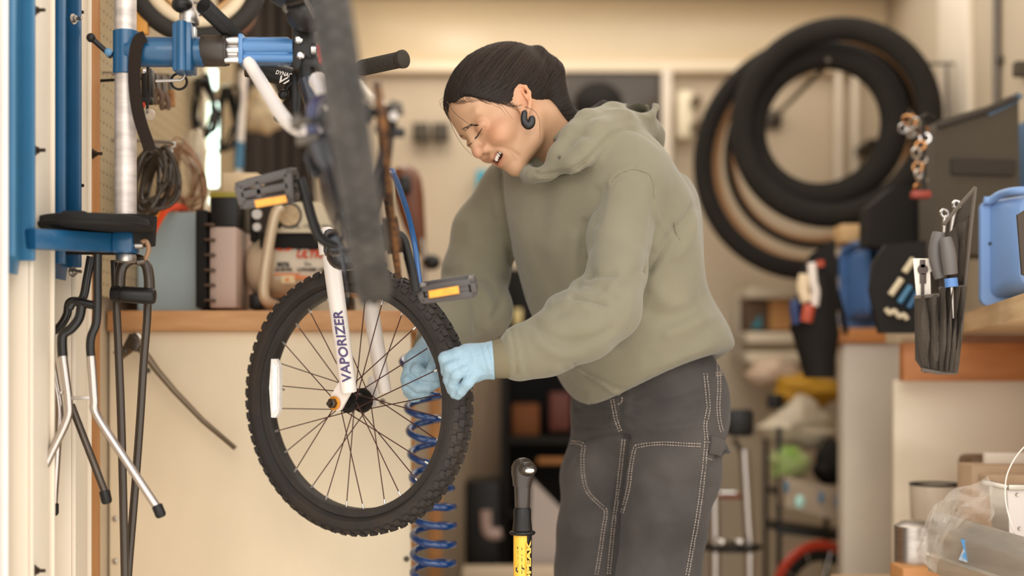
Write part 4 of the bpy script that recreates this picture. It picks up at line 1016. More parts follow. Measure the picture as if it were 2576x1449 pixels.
# flyaway wisps
wb_ = MB()
def wisp(pts, r=.0004): wb_.tube(spline([P(*p) for p in pts], 6), [r * (1 - .6 * i / (6 * (len(pts) - 1))) for i in range(6 * (len(pts) - 1) + 1)], 5)
wisp([(1124, 255, 2.62), (1145, 285, 2.58), (1170, 305, 2.57), (1180, 312, 2.565)], .0006); wisp([(1120, 268, 2.66), (1138, 320, 2.66), (1160, 360, 2.64), (1188, 392, 2.60)], .0006)
wisp([(1320, 268, 2.63), (1345, 280, 2.62), (1357, 305, 2.62), (1358, 350, 2.64)], .0006)
for p in (((1118, 250, 2.7), (1108, 262, 2.7), (1112, 272, 2.7), (1118, 278, 2.7)), ((1116, 245, 2.72), (1105, 256, 2.72), (1110, 268, 2.72)), ((1255, 255, 2.615), (1275, 280, 2.605), (1290, 300, 2.60)), ((1245, 258, 2.615), (1262, 275, 2.605), (1272, 290, 2.6)), ((1265, 255, 2.615), (1280, 268, 2.605), (1296, 276, 2.6)), ((1230, 255, 2.61), (1248, 268, 2.60), (1262, 272, 2.6))): wisp(p, .0004)
for k in range(60):
    x = rnd.uniform(1128, 1290); y = np.interp(x, [1120, 1150, 1200, 1250, 1290], [258, 250, 246, 256, 264]) + rnd.uniform(-8, 0)
    st_ = stroke(HB, [(x, y), (x + rnd.uniform(8, 16), y + rnd.uniform(6, 12)), (x + rnd.uniform(22, 34), y + rnd.uniform(6, 16))], (.00042, .00015), 3, .0012, wb_, 4)
wb_.build('hair_wisps', M_wisp, pe)['kind'] = 'stuff'
# tie and earring
MB().torus(Vector(toW(np.array([-.108, 0, .070]))), Vector(HM @ np.array([-.8, 0, .6])), [(.0205 + .0035 * math.cos(a), .0035 * math.sin(a)) for a in (k * math.pi / 4 for k in range(8))], 28).build('hair_tie', M_blk, pe)
er = MB(); ec = [(1331, 272), (1321, 281), (1317, 298), (1320, 314), (1329, 320), (1338, 315), (1341, 300), (1338, 292)]
pts = spline([P(x, y, 2.615) for x, y in ((1322, 277), (1319, 287), (1318, 298), (1321, 309), (1329, 315), (1336, 310), (1338, 299), (1336, 291))], 5)
er.tube(pts, [float(np.interp(i / (len(pts) - 1), [0, .04, .1, .3, .55, .75, .9, .96, 1], [.001, .004, .0055, .0064, .0084, .0074, .006, .0045, .001])) for i in range(len(pts))], 14, flat=(1, .9)); er.build('earring', mat('black_resin', (22, 19, 18), .4), pe)
# ---------------------------------------------------------------- hoodie
hd = SDF((-.26, 2.36, .76), (.48, 3.10, 1.40), .0058)
def fr3(lat, spine):
    lat = np.array(lat, float); lat /= np.linalg.norm(lat); sp = np.array(spine, float); sp -= lat * (sp @ lat); sp /= np.linalg.norm(sp); return np.stack([lat, np.cross(sp, lat), sp], 1)
spn = A(1430, 360, 2.74) - A(1640, 960, 2.84)
hd.ell(A(1500, 545, 2.79), (.205, .145, .20), fr3((.72, -.69, .05), spn))
hd.ell(A(1555, 740, 2.81), (.188, .145, .22), fr3((.80, -.60, .0), spn), k=.06)
hd.ell(A(1630, 905, 2.83), (.176, .148, .13), fr3((.88, -.46, .12), (-.2, .05, 1)), k=.06)
hd.cone(A(1570, 450, 2.66), A(1300, 480, 2.90), .075, .07, .05)
hd.ell(A(1700, 560, 2.84), (.05, .08, .10), k=.06)
near = [A(1590, 478, 2.64), A(1560, 600, 2.60), A(1552, 690, 2.55), A(1530, 768, 2.52), A(1464, 820, 2.495), A(1375, 868, 2.48), A(1308, 890, 2.475)]
hd.chain(near, [.062, .0545, .053, .060, .060, .051, .047], .02); hd.ell(A(1466, 724, 2.53), (.022, .035, .017), k=.014); hd.ell(A(1412, 772, 2.505), (.024, .035, .018), k=.016)
hd.ell(A(1302, 880, 2.475), (.030, .045, .047), k=.012)
hd.cone(A(1300, 895, 2.475), A(1255, 904, 2.472), .036, .027, .006)
far = [A(1300, 490, 2.89), A(1225, 590, 2.93), A(1195, 690, 2.92), A(1165, 790, 2.84), A(1110, 845, 2.76)]
hd.chain(far, [.072, .068, .066, .060, .048], .02)
hd.ell(A(1245, 790, 2.86), (.036, .05, .05), k=.04)
hd.cone(A(1110, 845, 2.76), A(1084, 880, 2.705), .040, .033, .006)
# hood
hood = [A(1380, 434, 2.625), A(1412, 400, 2.60), A(1450, 356, 2.595), A(1500, 318, 2.64), A(1545, 288, 2.72), A(1605, 288, 2.80), A(1628, 305, 2.86)]
hd.chain([A(1382, 426, 2.625), A(1406, 388, 2.612), A(1440, 340, 2.625), A(1476, 305, 2.66), A(1540, 286, 2.73), A(1600, 296, 2.78)], [.011, .017, .019, .021, .024, .028], .015)
hd.chain([A(1396, 428, 2.612), A(1440, 412, 2.588), A(1474, 384, 2.588), A(1506, 340, 2.62), A(1560, 312, 2.68), A(1615, 316, 2.76), A(1638, 345, 2.80)], [.010, .015, .018, .022, .026, .026, .020], .02)
hd.chain([A(1380, 438, 2.63), A(1335, 436, 2.70), A(1318, 418, 2.78), A(1370, 350, 2.88), A(1470, 310, 2.90), A(1600, 300, 2.88)], [.012, .014, .02, .03, .034, .034], .012)
hd.chain([A(1600, 300, 2.80), A(1640, 345, 2.80), A(1652, 372, 2.80)], [.034, .026, .016], .015)
hd.ell(A(1610, 271, 2.75), (.027, .075, .0125), k=.004, mode='s')
hd.chain([A(1552, 272, 2.715), A(1585, 286, 2.71), A(1616, 296, 2.718), A(1640, 288, 2.735), A(1650, 270, 2.76), A(1645, 254, 2.79), A(1622, 248, 2.82), A(1590, 254, 2.85), A(1530, 280, 2.87)], [.009, .0085, .008, .008, .007, .007, .007, .008, .014], .006)
hd.cone(A(1395, 365, 2.765), A(1335, 270, 2.735), .054, .056, .006, 's')
hd.cone(A(1395, 365, 2.765), A(1430, 430, 2.785), .054, .05, .006, 's'); hd.cone(A(1372, 395, 2.69), A(1345, 412, 2.655), .036, .029, .006, 's'); hd.chain([A(1384, 432, 2.615), A(1362, 441, 2.622), A(1340, 440, 2.645), A(1322, 430, 2.69), A(1316, 415, 2.75)], [.010, .010, .012, .013, .013], .010)
# hem: cut by the tilted plane through the lower edge, with a ribbed band
h0, h1 = A(1500, 1008, 2.72), A(1845, 884, 2.84); hl = (h1 - h0); nrm_ = np.cross(hl, np.array([.45, .85, .06])); nrm_ /= np.linalg.norm(nrm_)
if nrm_[2] < 0: nrm_ = -nrm_
def hemcut(x, y, z): return -((x - h0[0]) * nrm_[0] + (y - h0[1]) * nrm_[1] + (z - h0[2]) * nrm_[2])
farmask = lambda x: np.clip((.06 - x) / .02, 0, 1)
hd.cut(lambda x, y, z: hemcut(x, y, z) - 9. * ((x < .075) | (y < 2.58)), .01)
# hollow below so the cloth has an edge around the hips
hd.ell(A(1635, 1000, 2.84), (.150, .115, .14), fr3((.88, -.46, .12), (-.1, 0, 1)), k=.006, mode='s')
dv, df = hd.mesh(3)
pv = pix(dv); nz = dv * 14
big = np.sin(nz[:, 0] * 1.3 + 2 * np.sin(nz[:, 2] * .9)) * np.sin(nz[:, 2] * 1.1 + 1.4 * np.sin(nz[:, 1] * 1.2)) * .004
dv = dv + normals(dv, df) * big[:, None]
FL = [
 # armhole seam, shoulder seam, sleeve creases
 ([(1528, 470), (1545, 440), (1580, 422), (1615, 424), (1640, 440), (1650, 500), (1652, 545), (1672, 575), (1690, 592)], 5, .0022), ([(1532, 478), (1549, 448), (1582, 430), (1612, 432), (1634, 448)], 4, -.002),
 ([(1600, 345), (1606, 380), (1606, 422)], 3.5, .0016),
 ([(1500, 480), (1486, 560), (1480, 620), (1484, 690)], 12, -.006), ([(1520, 470), (1510, 520), (1500, 560)], 10, -.006),
 ([(1648, 470), (1642, 560), (1632, 650), (1622, 730), (1590, 815), (1545, 870)], 10, -.004), ([(1640, 640), (1600, 690), (1540, 720), (1500, 745)], 16, -.006), ([(1560, 690), (1520, 740), (1470, 765)], 12, .006),
 ([(1560, 690), (1510, 690), (1480, 694)], 9, -.006), ([(1470, 712), (1510, 720), (1550, 745)], 10, -.005), ([(1442, 746), (1470, 748), (1520, 760)], 7, -.008), ([(1400, 790), (1440, 780), (1470, 790)], 10, -.004), ([(1390, 765), (1420, 760), (1450, 768)], 9, .003),
 ([(1345, 812), (1380, 845), (1430, 862), (1490, 855), (1540, 830)], 14, -.007), ([(1350, 850), (1400, 890), (1460, 895)], 14, .004), ([(1400, 930), (1460, 925), (1540, 885)], 14, .004), ([(1300, 830), (1312, 870), (1322, 910), (1330, 940)], 7, -.004), ([(1284, 830), (1290, 850), (1296, 890), (1302, 925), (1306, 946)], 5, -.004), ([(1276, 826), (1281, 850)], 8, .004),
 # side of the body
 ([(1745, 520), (1720, 560), (1690, 590), (1660, 640), (1630, 680)], 10, -.010), ([(1752, 545), (1735, 600), (1705, 640)], 14, .006), ([(1690, 560), (1700, 590)], 6, -.003), ([(1780, 740), (1740, 780), (1690, 800), (1640, 790)], 22, -.008), ([(1775, 800), (1730, 820), (1680, 840)], 16, .006), ([(1800, 820), (1760, 850), (1700, 890), (1640, 905)], 18, -.004), ([(1640, 720), (1680, 760), (1720, 760)], 16, .004),
 # chest
 ([(1370, 450), (1365, 520), (1362, 580)], 20, -.003), ([(1420, 470), (1400, 540), (1380, 620)], 26, .004), ([(1470, 560), (1462, 640), (1455, 720)], 9, -.007), ([(1440, 600), (1430, 700), (1420, 760)], 16, .004), ([(1350, 640), (1400, 720), (1420, 760)], 26, -.004), ([(1300, 560), (1330, 640), (1350, 720)], 22, .004),
 # far sleeve edge and creases
 ([(1254, 430), (1258, 500), (1268, 560), (1280, 620), (1296, 690), (1320, 750)], 7, -.012), ([(1245, 480), (1250, 540)], 8, .004), ([(1120, 690), (1160, 690), (1210, 700), (1250, 740)], 14, -.007), ([(1180, 560), (1190, 620), (1170, 660)], 20, .005), ([(1105, 712), (1150, 720), (1190, 760), (1200, 830)], 9, -.006), ([(1215, 720), (1235, 780), (1230, 830)], 14, .006), ([(1270, 700), (1262, 760), (1240, 800)], 9, -.005),
 # neckline seam and hood
 ([(1345, 430), (1362, 440), (1400, 436), (1440, 426), (1480, 400), (1515, 362), (1545, 335), (1580, 322), (1625, 340), (1660, 368)], 5, -.0045), ([(1365, 447), (1410, 443), (1455, 430), (1492, 402)], 4, .0025), ([(1440, 330), (1480, 340), (1530, 318), (1590, 300)], 9, -.003), ([(1470, 300), (1540, 275), (1600, 285), (1645, 300)], 4, .002),
 # pocket and waistband
 ([(1440, 925), (1470, 945), (1510, 965), (1552, 990), (1590, 985), (1640, 960)], 4.5, .0045), ([(1446, 918), (1478, 940), (1516, 958), (1556, 980), (1592, 976), (1636, 952)], 4, -.004), ([(1425, 930), (1440, 968), (1470, 994)], 8, -.004),
 ([(1500, 985), (1560, 968), (1640, 938), (1740, 900), (1832, 868)], 7, -.002)]
dv = folds(dv, df, FL)
M_hood = mat('olive_fleece', (124, 117, 97), .95, var=.14, vscale=5, bump=.12, bscale=420, sheen=.25, spec=.2)
hoodie = mk('hoodie', dv, df, M_hood, pe)
HDB = BVHTree.FromPolygons([Vector(p) for p in dv.tolist()], df.tolist())
M_thr = mat('olive_thread', (120, 112, 92), .9)
b = MB()
for ln in ([(1366, 450), (1400, 447), (1440, 437), (1480, 412)], [(1366, 444), (1400, 441), (1438, 431), (1476, 407)], [(1532, 470), (1548, 445), (1582, 428), (1612, 430), (1638, 446), (1646, 500)], [(1446, 932), (1476, 951), (1514, 970), (1554, 994), (1592, 990), (1638, 966)], [(1255, 440), (1262, 500), (1272, 560)], [(1695, 560), (1700, 585), (1712, 605)]): stroke(HDB, ln, (.0008, .0008), 5, .0002, b, 5)
b.build('seam_stitching', M_thr, pe)['kind'] = 'stuff'
# drawcord eyelet
p = onto(HDB, 1408, 396, .0005); 
if p: MB().lathe(p, CAM0 - p, [(-.001, .003), (.001, .003), (.0015, .002)], 12).build('eyelet', mat('dark_olive', (70, 64, 50), .6), pe)
# ribbed cuffs are rings of their own
def rib(p0, p1, r0, r1, n=44):
    q = MB(); R_ = frame_from(Vector(p1 - p0)); L = np.linalg.norm(p1 - p0); rings = []
    for t, k in ((0, 1.0), (.15, 1.04), (.5, 1.0), (.9, 1.0), (1, .93)):
        rings.append([Vector(p0) + R_ @ V((r0 + (r1 - r0) * t) * k * (1 + .02 * (i % 2)) * math.cos(2 * math.pi * i / (2 * n)), (r0 + (r1 - r0) * t) * k * (1 + .02 * (i % 2)) * math.sin(2 * math.pi * i / (2 * n)), L * t) for i in range(2 * n)])
    return q.rings(rings)
rib(A(1298, 896, 2.475), A(1234, 906, 2.472), .0385, .0315).build('cuff', mat('olive_rib', (116, 106, 82), .95, bump=.08, bscale=300), pe)
rib(A(1110, 845, 2.76), A(1080, 884, 2.70), .041, .034).build('cuff', MATS['olive_rib'], pe)
# ---------------------------------------------------------------- trousers
pt = SDF((.02, 2.62, .03), (.48, 3.12, .96), .0062)
pt.ell(A(1634, 1000, 2.845), (.158, .125, .15), fr3((.88, -.46, .05), (-.06, 0, 1)))
ank = lambda p, z, dx, dy: np.array([p[0] + dx, p[1] + dy, z])
nl = [A(1708, 1060, 2.80), A(1694, 1200, 2.79), A(1672, 1320, 2.775), A(1655, 1449, 2.765)]; nl += [ank(nl[-1], .26, -.008, .03), ank(nl[-1], .07, -.01, .05)]
pt.chain(nl, [.094, .084, .079, .077, .078, .085], .03)
fl_ = [A(1535, 1070, 2.885), A(1512, 1200, 2.88), A(1497, 1320, 2.87), A(1489, 1449, 2.86)]; fl_ += [ank(fl_[-1], .26, -.008, .03), ank(fl_[-1], .07, -.01, .05)]
pt.chain(fl_, [.080, .074, .072, .070, .074, .08], .03)
pt.ell(A(1755, 1050, 2.90), (.060, .08, .10), k=.05)
pt.cut(lambda x, y, z: z - .955 + 0 * x + 0 * y, .004); pt.cut(lambda x, y, z: .045 - z + 0 * x + 0 * y, .004)
tv, tf = pt.mesh(2)
nz = tv * 16
tv = tv + normals(tv, tf) * (np.sin(nz[:, 2] * 2.6 + 2.2 * np.sin(nz[:, 0] * 1.3)) * np.sin(nz[:, 0] * 1.6 + nz[:, 1]) * .0028)[:, None]
PF = [([(1566, 985), (1660, 999), (1762, 979)], 5, -0.0022), ([(1566, 1000), (1660, 1016), (1762, 994)], 5, 0.002), ([(1566, 1016), (1660, 1034), (1762, 1010)], 5, -0.0022), ([(1566, 1034), (1660, 1050), (1762, 1028)], 5, 0.002), ([(1566, 1052), (1660, 1066), (1762, 1046)], 5, -0.0022), ([(1566, 1074), (1660, 1084), (1762, 1068)], 5, 0.0016), ([(1448, 1020), (1500, 1026), (1552, 1022)], 5, -0.002), ([(1448, 1040), (1500, 1046), (1552, 1042)], 5, 0.002), ([(1448, 1074), (1500, 1080), (1552, 1076)], 5, -0.0022), ([(1448, 1088), (1500, 1094), (1552, 1090)], 5, 0.0018), ([(1600, 1200), (1660, 1190), (1720, 1200)], 18, .002), ([(1440, 1180), (1455, 1150), (1450, 1130)], 6, -.002), ([(1500, 1150), (1540, 1190)], 10, -.002), ([(1562, 1010), (1556, 1040), (1560, 1075), (1574, 1100)], 8, -.003), ([(1574, 1100), (1566, 1180), (1554, 1280), (1545, 1380), (1538, 1449)], 8, -.008),
      ([(1440, 1115), (1480, 1105), (1530, 1098), (1575, 1098)], 6, -.005), ([(1590, 1100), (1650, 1112), (1700, 1100)], 10, -.003),
      ([(1450, 1030), (1480, 1046), (1530, 1050)], 6, -.003), ([(1455, 1058), (1490, 1068), (1540, 1066)], 6, .003), ([(1590, 1030), (1650, 1050), (1720, 1040)], 7, -.003), ([(1600, 1060), (1660, 1075), (1740, 1066)], 8, .003), ([(1590, 1000), (1660, 1018), (1730, 1012)], 6, -.0025),
      ([(1772, 920), (1778, 1000), (1775, 1100), (1768, 1200), (1748, 1330), (1730, 1449)], 5, .003), ([(1780, 1180), (1800, 1160), (1830, 1110)], 8, -.006), ([(1775, 1250), (1790, 1225)], 10, -.004),
      ([(1470, 1190), (1500, 1270), (1522, 1290)], 14, -.003), ([(1640, 1200), (1700, 1230), (1750, 1220)], 20, -.003), ([(1600, 1330), (1660, 1300), (1730, 1310)], 24, .003), ([(1590, 1200), (1640, 1260), (1650, 1340)], 24, .003), ([(1440, 1330), (1480, 1350), (1530, 1330)], 20, .003), ([(1430, 1250), (1470, 1230), (1520, 1240)], 16, -.002)]
tv = folds(tv, tf, [(l_, w_, a_ * 1.5) for l_, w_, a_ in PF])
M_pant = mat('charcoal_canvas', (80, 74, 70), .9, col2=(56, 52, 50), vscale=6, bump=.15, bscale=380, thr=(.35, .7), sheen=.1, spec=.2)
trousers = mk('trousers', tv, tf, M_pant, pe)
TB = BVHTree.FromPolygons([Vector(p) for p in tv.tolist()], tf.tolist())
# double-leg panels and welts, then contrast stitching
M_st = mat('pale_stitch', (206, 186, 168), .8)
stb = MB()
def stitch(line, gap=6.6, dash=4.6, off=0):
    q = spline([V(a, c, 0) for a, c in line], 10); acc = 0.; pts = [q[0]]
    for a, c in zip(q[:-1], q[1:]):
        L = (c - a).length; n = max(1, int(L / 1.1))
        for i in range(1, n + 1): pts.append(a.lerp(c, i / n))
    acc = 0; cur = []; 
    for a, c in zip(pts[:-1], pts[1:]):
        acc += (c - a).length
        tnn = (c - a).normalized(); o2 = V(-tnn.y, tnn.x, 0) * off
        if acc % gap < dash: cur.append(a + o2)
        elif cur:
            e = [onto(TB, cur[0].x, cur[0].y, .0014), onto(TB, cur[-1].x, cur[-1].y, .0014)]
            if e[0] is not None and e[1] is not None and (e[0] - e[1]).length < .02 and (e[0] - e[1]).length > .0005: stb.tube(e, .00065, 5)
            cur = []
for ln in ([(1774, 940), (1780, 1000), (1781, 1030), (1774, 1070), (1776, 1110), (1768, 1200), (1756, 1290), (1742, 1370), (1728, 1449)],
           [(1600, 1215), (1592, 1290)][:0] or [(1566, 1290), (1582, 1230), (1588, 1180), (1598, 1128), (1612, 1121), (1660, 1116), (1720, 1118), (1766, 1120)],
           [(1439, 1112), (1468, 1120), (1466, 1150), (1468, 1200), (1480, 1240), (1512, 1272), (1524, 1288), (1516, 1340), (1508, 1400), (1500, 1449)],
           [(1568, 1106), (1560, 1180), (1550, 1260), (1540, 1340), (1530, 1449)],
           [(1541, 1005), (1546, 1035), (1552, 1062), (1564, 1090)],
           [(1806, 912), (1808, 970), (1806, 1030), (1812, 1075), (1820, 1092)], [(1800, 942), (1834, 938)]):
    if ln: stitch(ln, off=-3.5); stitch(ln, off=3.5)
stitch([(1566, 1000), (1564, 1012), (1550, 1018)]); stitch([(1775, 1112), (1800, 1114), (1830, 1126)]); stitch([(1774, 1152), (1798, 1158)])
so = stb.build('stitching', M_st, pe); so['kind'] = 'stuff'
wl_ = MB()
for ln, r in (([(1776, 940), (1782, 1000), (1777, 1070), (1778, 1110), (1770, 1200), (1758, 1290), (1744, 1370), (1730, 1449)], .0035), ([(1594, 1180), (1604, 1130), (1618, 1124), (1660, 1119), (1720, 1121), (1766, 1123)], .0025), ([(1568, 1106), (1560, 1180), (1550, 1260), (1540, 1340), (1530, 1449)], .003)): stroke(TB, ln, (r, r), 6, -.0020, wl_, 8)
wl_.build('welt_seams', M_pant, pe)
# hammer loop at the hip
hp_ = MB(); q0 = [onto(TB, x, y, .004) for x, y in ((1782, 1118), (1800, 1122), (1815, 1128), (1826, 1128))]
q0 = [p for p in q0 if p]
if len(q0) > 2: hp_.tube(q0 + [q0[-1] + V(.006, -.004, -.008)], .017, 8, flat=(.25, 1), up=(0, 0, 1)); hp_.build('hammer_loop', M_pant, pe)
# boots below the frame
for nm, p in (('shoe', nl[-1]), ('shoe', fl_[-1])):
    q = SDF((p[0] - .2, p[1] - .24, -.005), (p[0] + .12, p[1] + .12, .16), .006); dr = np.array([-.55, -.83, 0])
    q.cone(np.array([p[0], p[1], .045]), np.array([p[0], p[1], .045]) + dr * .14, .045, .038, .02, sq=((0, 0, 1), .9)); q.cone(np.array([p[0], p[1], .05]), np.array([p[0], p[1], .12]), .045, .05, .02); q.cut(lambda x, y, z: .0005 - z + 0 * x + 0 * y, .002)
    v_, f_ = q.mesh(1); mk(nm, v_, f_, M_blkm, pe)
# ---------------------------------------------------------------- gloved hands
M_glv = mat('nitrile_blue', (146, 172, 186), .5, var=.04, vscale=60, bump=.25, bscale=120, spec=.4)
g1 = SDF((-.155, 2.41, .82), (.01, 2.56, .95), .0014)
def fing(g, pts, r, k=.003): g.chain([A(*p) for p in pts], r, k)
g1.cone(A(1242, 906, 2.473), A(1205, 908, 2.474), .0345, .0295, .01); gc0, gc1 = A(1243, 906, 2.474), A(1205, 908, 2.474); gax = (gc1 - gc0) / np.linalg.norm(gc1 - gc0); g1.cut(lambda x, y, z: -((x - gc0[0]) * gax[0] + (y - gc0[1]) * gax[1] + (z - gc0[2]) * gax[2]), .003)
g1.ell(A(1190, 912, 2.474), (.036, .022, .030), k=.012)
g1.chain([A(1172, 893, 2.468), A(1190, 940, 2.468)], [.018, .016], .01)
fing(g1, [(1175, 893, 2.466), (1150, 892, 2.460), (1119, 901, 2.462), (1124, 935, 2.480), (1130, 952, 2.490)], [.0135, .0125, .0112, .0100, .0085])
fing(g1, [(1178, 908, 2.462), (1158, 910, 2.456), (1132, 924, 2.456), (1129, 955, 2.474), (1136, 982, 2.486)], [.0130, .0122, .0112, .0100, .0082])
fing(g1, [(1184, 925, 2.460), (1170, 928, 2.453), (1148, 941, 2.453), (1139, 968, 2.468), (1143, 992, 2.480)], [.0125, .0115, .0108, .0095, .0080])
fing(g1, [(1208, 932, 2.463), (1192, 944, 2.456), (1176, 964, 2.456), (1160, 984, 2.466), (1152, 995, 2.474)], [.0125, .0112, .0100, .0090, .0078])
fing(g1, [(1205, 890, 2.490), (1170, 886, 2.503), (1140, 900, 2.512), (1128, 920, 2.512)], [.014, .0125, .011, .009])
gv, gf = g1.mesh(1)
gv = folds(gv, gf, [([(1206, 868), (1216, 900), (1226, 940)], 3, -.001), ([(1222, 868), (1232, 900), (1240, 938)], 2.5, -.0009), ([(1150, 902), (1166, 903)], 2.5, -.001), ([(1160, 920), (1172, 919)], 2.5, -.001), ([(1175, 938), (1183, 933)], 2.5, -.001), ([(1186, 888), (1192, 905)], 3, .0009), ([(1186, 960), (1210, 950), (1234, 948)], 4, -.0008)])
mk('glove', gv, gf, M_glv, pe)
g2 = SDF((-.215, 2.56, .80), (-.09, 2.76, .945), .0014)
g2.cone(A(1090, 872, 2.70), A(1075, 892, 2.672), .030, .029, .01)
g2.ell(A(1062, 908, 2.655), (.030, .022, .027), k=.01)
g2.cone(A(1048, 910, 2.65), A(1030, 955, 2.645), .021, .017, .012)
fing(g2, [(1052, 915, 2.642), (1050, 932, 2.628), (1070, 948, 2.615), (1094, 948, 2.610), (1106, 938, 2.610)], [.0135, .0130, .0125, .0108, .0088])
fing(g2, [(1038, 940, 2.645), (1030, 958, 2.632), (1054, 974, 2.620), (1080, 973, 2.615), (1099, 966, 2.615)], [.0125, .0120, .0112, .0100, .0080])
fing(g2, [(1032, 955, 2.652), (1026, 974, 2.640), (1044, 990, 2.630), (1062, 991, 2.626), (1074, 988, 2.626)], [.0120, .0112, .0105, .0092, .0075])
fing(g2, [(1034, 968, 2.658), (1028, 986, 2.650), (1040, 1000, 2.644), (1050, 1001, 2.642)], [.0105, .0098, .009, .0075])
fing(g2, [(1085, 895, 2.648), (1098, 908, 2.628), (1090, 922, 2.612), (1083, 930, 2.606)], [.0145, .0125, .0105, .0085])
gv, gf = g2.mesh(1)
gv = folds(gv, gf, [([(1050, 935), (1058, 955), (1068, 962)], 2.5, -.0012), ([(1036, 900), (1052, 888)], 3, -.0008), ([(1060, 915), (1080, 925)], 2.5, -.001), ([(1072, 912), (1082, 924)], 2, -.001)])
mk('glove', gv, gf, M_glv, pe)
tl = thing('screwdriver', 'small black-handled tool with a brass tip pinched between gloved fingers behind the rim', 'tool', P(1084, 927, 2.612))
MB().lathe(P(1092, 926, 2.606), (1, 0, -.03), [(0, .0028), (.004, .0045), (.03, .005), (.034, .003)], 12).build('handle', M_blk, tl)
MB().lathe(P(1081, 926, 2.606), (1, 0, -.03), [(0, .0015), (.002, .0042), (.008, .004), (.010, .0028)], 12).build('brass_tip', mat('brass', (226, 168, 96), .3, metal=.8), tl)
# ---------------------------------------------------------------- coiled blue air hose
ch = MB(); dcz = 2.84; pts = []; ph = 0.; pts_ = []
yy = 880.
while yy < 1560:
    pitch = 46 if yy < 1190 else 62
    pitch = 58 if yy < 1190 else 47
    for k in range(20):
        f_ = (yy - 880) / 680; cx = 1048 + (40 if yy < 1000 else 22) * 0 + np.interp(yy, [880, 960, 1100, 1200, 1300, 1560], [0, 12, 22, 36, 42, 40]); rr = np.interp(yy, [880, 960, 1100, 1250, 1560], [40, 42, 40, 52, 50])
        a = 2 * math.pi * k / 20
        pts.append(P(cx + rr * math.cos(a), yy - 6 * math.sin(a), dcz) + V(0, rr * dcz / F * math.sin(a), 0)); yy += pitch / 20
ch.tube(pts, .0074, 10)
tag(ch.build('coil_hose', mat('blue_hose', (8, 54, 108), .22, coat=.6)), 'shiny blue coiled air hose hanging behind the front wheel', 'hose')
MB().box((x1b - .06, 3.35, zb / 2), (.012, .62, zb - .01)).build('shaded_side_panel', mat('tan_board', (186, 142, 98), .7, var=.1), wbn)  # darker tan puts the shade of this bench side into the board's colour
# saddle on a chrome post at the back of the bench
sd = thing('bike_saddle', 'brown leather bike saddle with black clamp standing on end beyond the rear tyre', 'saddle', P(1035, 800, 3.9))
dsd = 3.9
rings = []
for x, y, w_ in ((1022, 418, 8), (1020, 428, 30), (1022, 450, 38), (1028, 490, 38), (1034, 530, 34), (1042, 570, 28), (1052, 610, 20), (1060, 640, 10)):
    c = P(x, y, dsd); r = w_ * dsd / F
    rings.append([c + V(r * math.cos(a), .03 * math.sin(a) * (r / .04), .004 * math.sin(2 * a)) for a in (2 * math.pi * k / 16 for k in range(16))])
MB().rings(rings).build('leather_top', mat('saddle_leather', (98, 52, 26), .45, var=.2), sd)
MB().box(P(1018, 465, dsd - .045), (.035, .03, .05), bev=.01).build('clamp', M_blk, sd)
MB().tube([P(1060, 600, dsd - .03), P(1068, 660, dsd - .02), P(1050, 808, dsd)], .009, 10).build('post', M_chr, sd)
q = MB(); q.ell(P(1085, 660, dsd - .02), (.026, .02, .022)); q.build('nose_piece', M_blk, sd)
cb_ = tag(MB().box(P(1040, 803, 3.97), (.14, .08, .03), bev=.004).build('black_base', M_blkm), 'flat black base block under the brown saddle post', 'block')
# ---------------------------------------------------------------- things on and in front of the back wall
dw = 4.93
sgn = thing('switch_plate', 'pair of dark square wall plates left of the woman’s forehead'.replace('’', "'"), 'wall plate', P(1085, 355, dw + .03))
for px in (1059, 1108): MB().box(P(px, 333, dw + .02), (.058, .04, .062), bev=.004).build('plate', mat('dark_olive_plate', (66, 58, 44), .6), sgn)
w1 = struct(MB().box(P(1542, 250, 4.965), (.345, .02, .19), bev=.004).build('window_1', mat('dark_glass', (70, 60, 52), .25)))
struct(MB().box(P(1676, 420, 4.95), (.035, .05, .68), bev=.004).build('trim_9', M_post))
hm = thing('helmet', 'blurred round black helmet hanging in the dark window behind her ponytail', 'helmet', P(1505, 330, 4.8))
q = MB(); q.ell(P(1505, 262, 4.8), (.085, .07, .075)); q.build('shell', M_blkm, hm); MB().tube(spline([P(1455, 265, 4.8), P(1500, 330, 4.78), P(1552, 268, 4.8)], 5), .008, 8).build('strap', M_blk, hm)
MB().cyl(P(1505, 235, 4.82), P(1505, 235, 4.97), .008).build('hanger', M_blk, hm)
dp = thing('dispenser', 'cream dispenser with two dark knobs on the back wall right of her hood', 'dispenser', P(1720, 355, 4.9))
MB().box(P(1722, 292, 4.93), (.055, .08, .165), bev=.012).build('body', mat('cream_plastic', (240, 226, 196), .4), dp)
for py in (258, 322): MB().lathe(P(1750, py, 4.9), (0, -1, 0), [(0, .022), (.03, .02)], 14).build('knob', mat('umber_plastic', (104, 84, 58), .6), dp)
tag(MB().box(P(1216, 462, 4.92), (.05, .08, .085), bev=.006).build('teal_box', mat('teal_plastic', (36, 150, 172), .5)), 'teal box on the back wall beside the far sleeve', 'box')
dr_ = struct(MB().box(P(1232, 1020, 4.78), (.115, .03, 1.02), bev=.004).build('trim_10', mat('taupe_board', (150, 130, 108), .7, var=.06)))
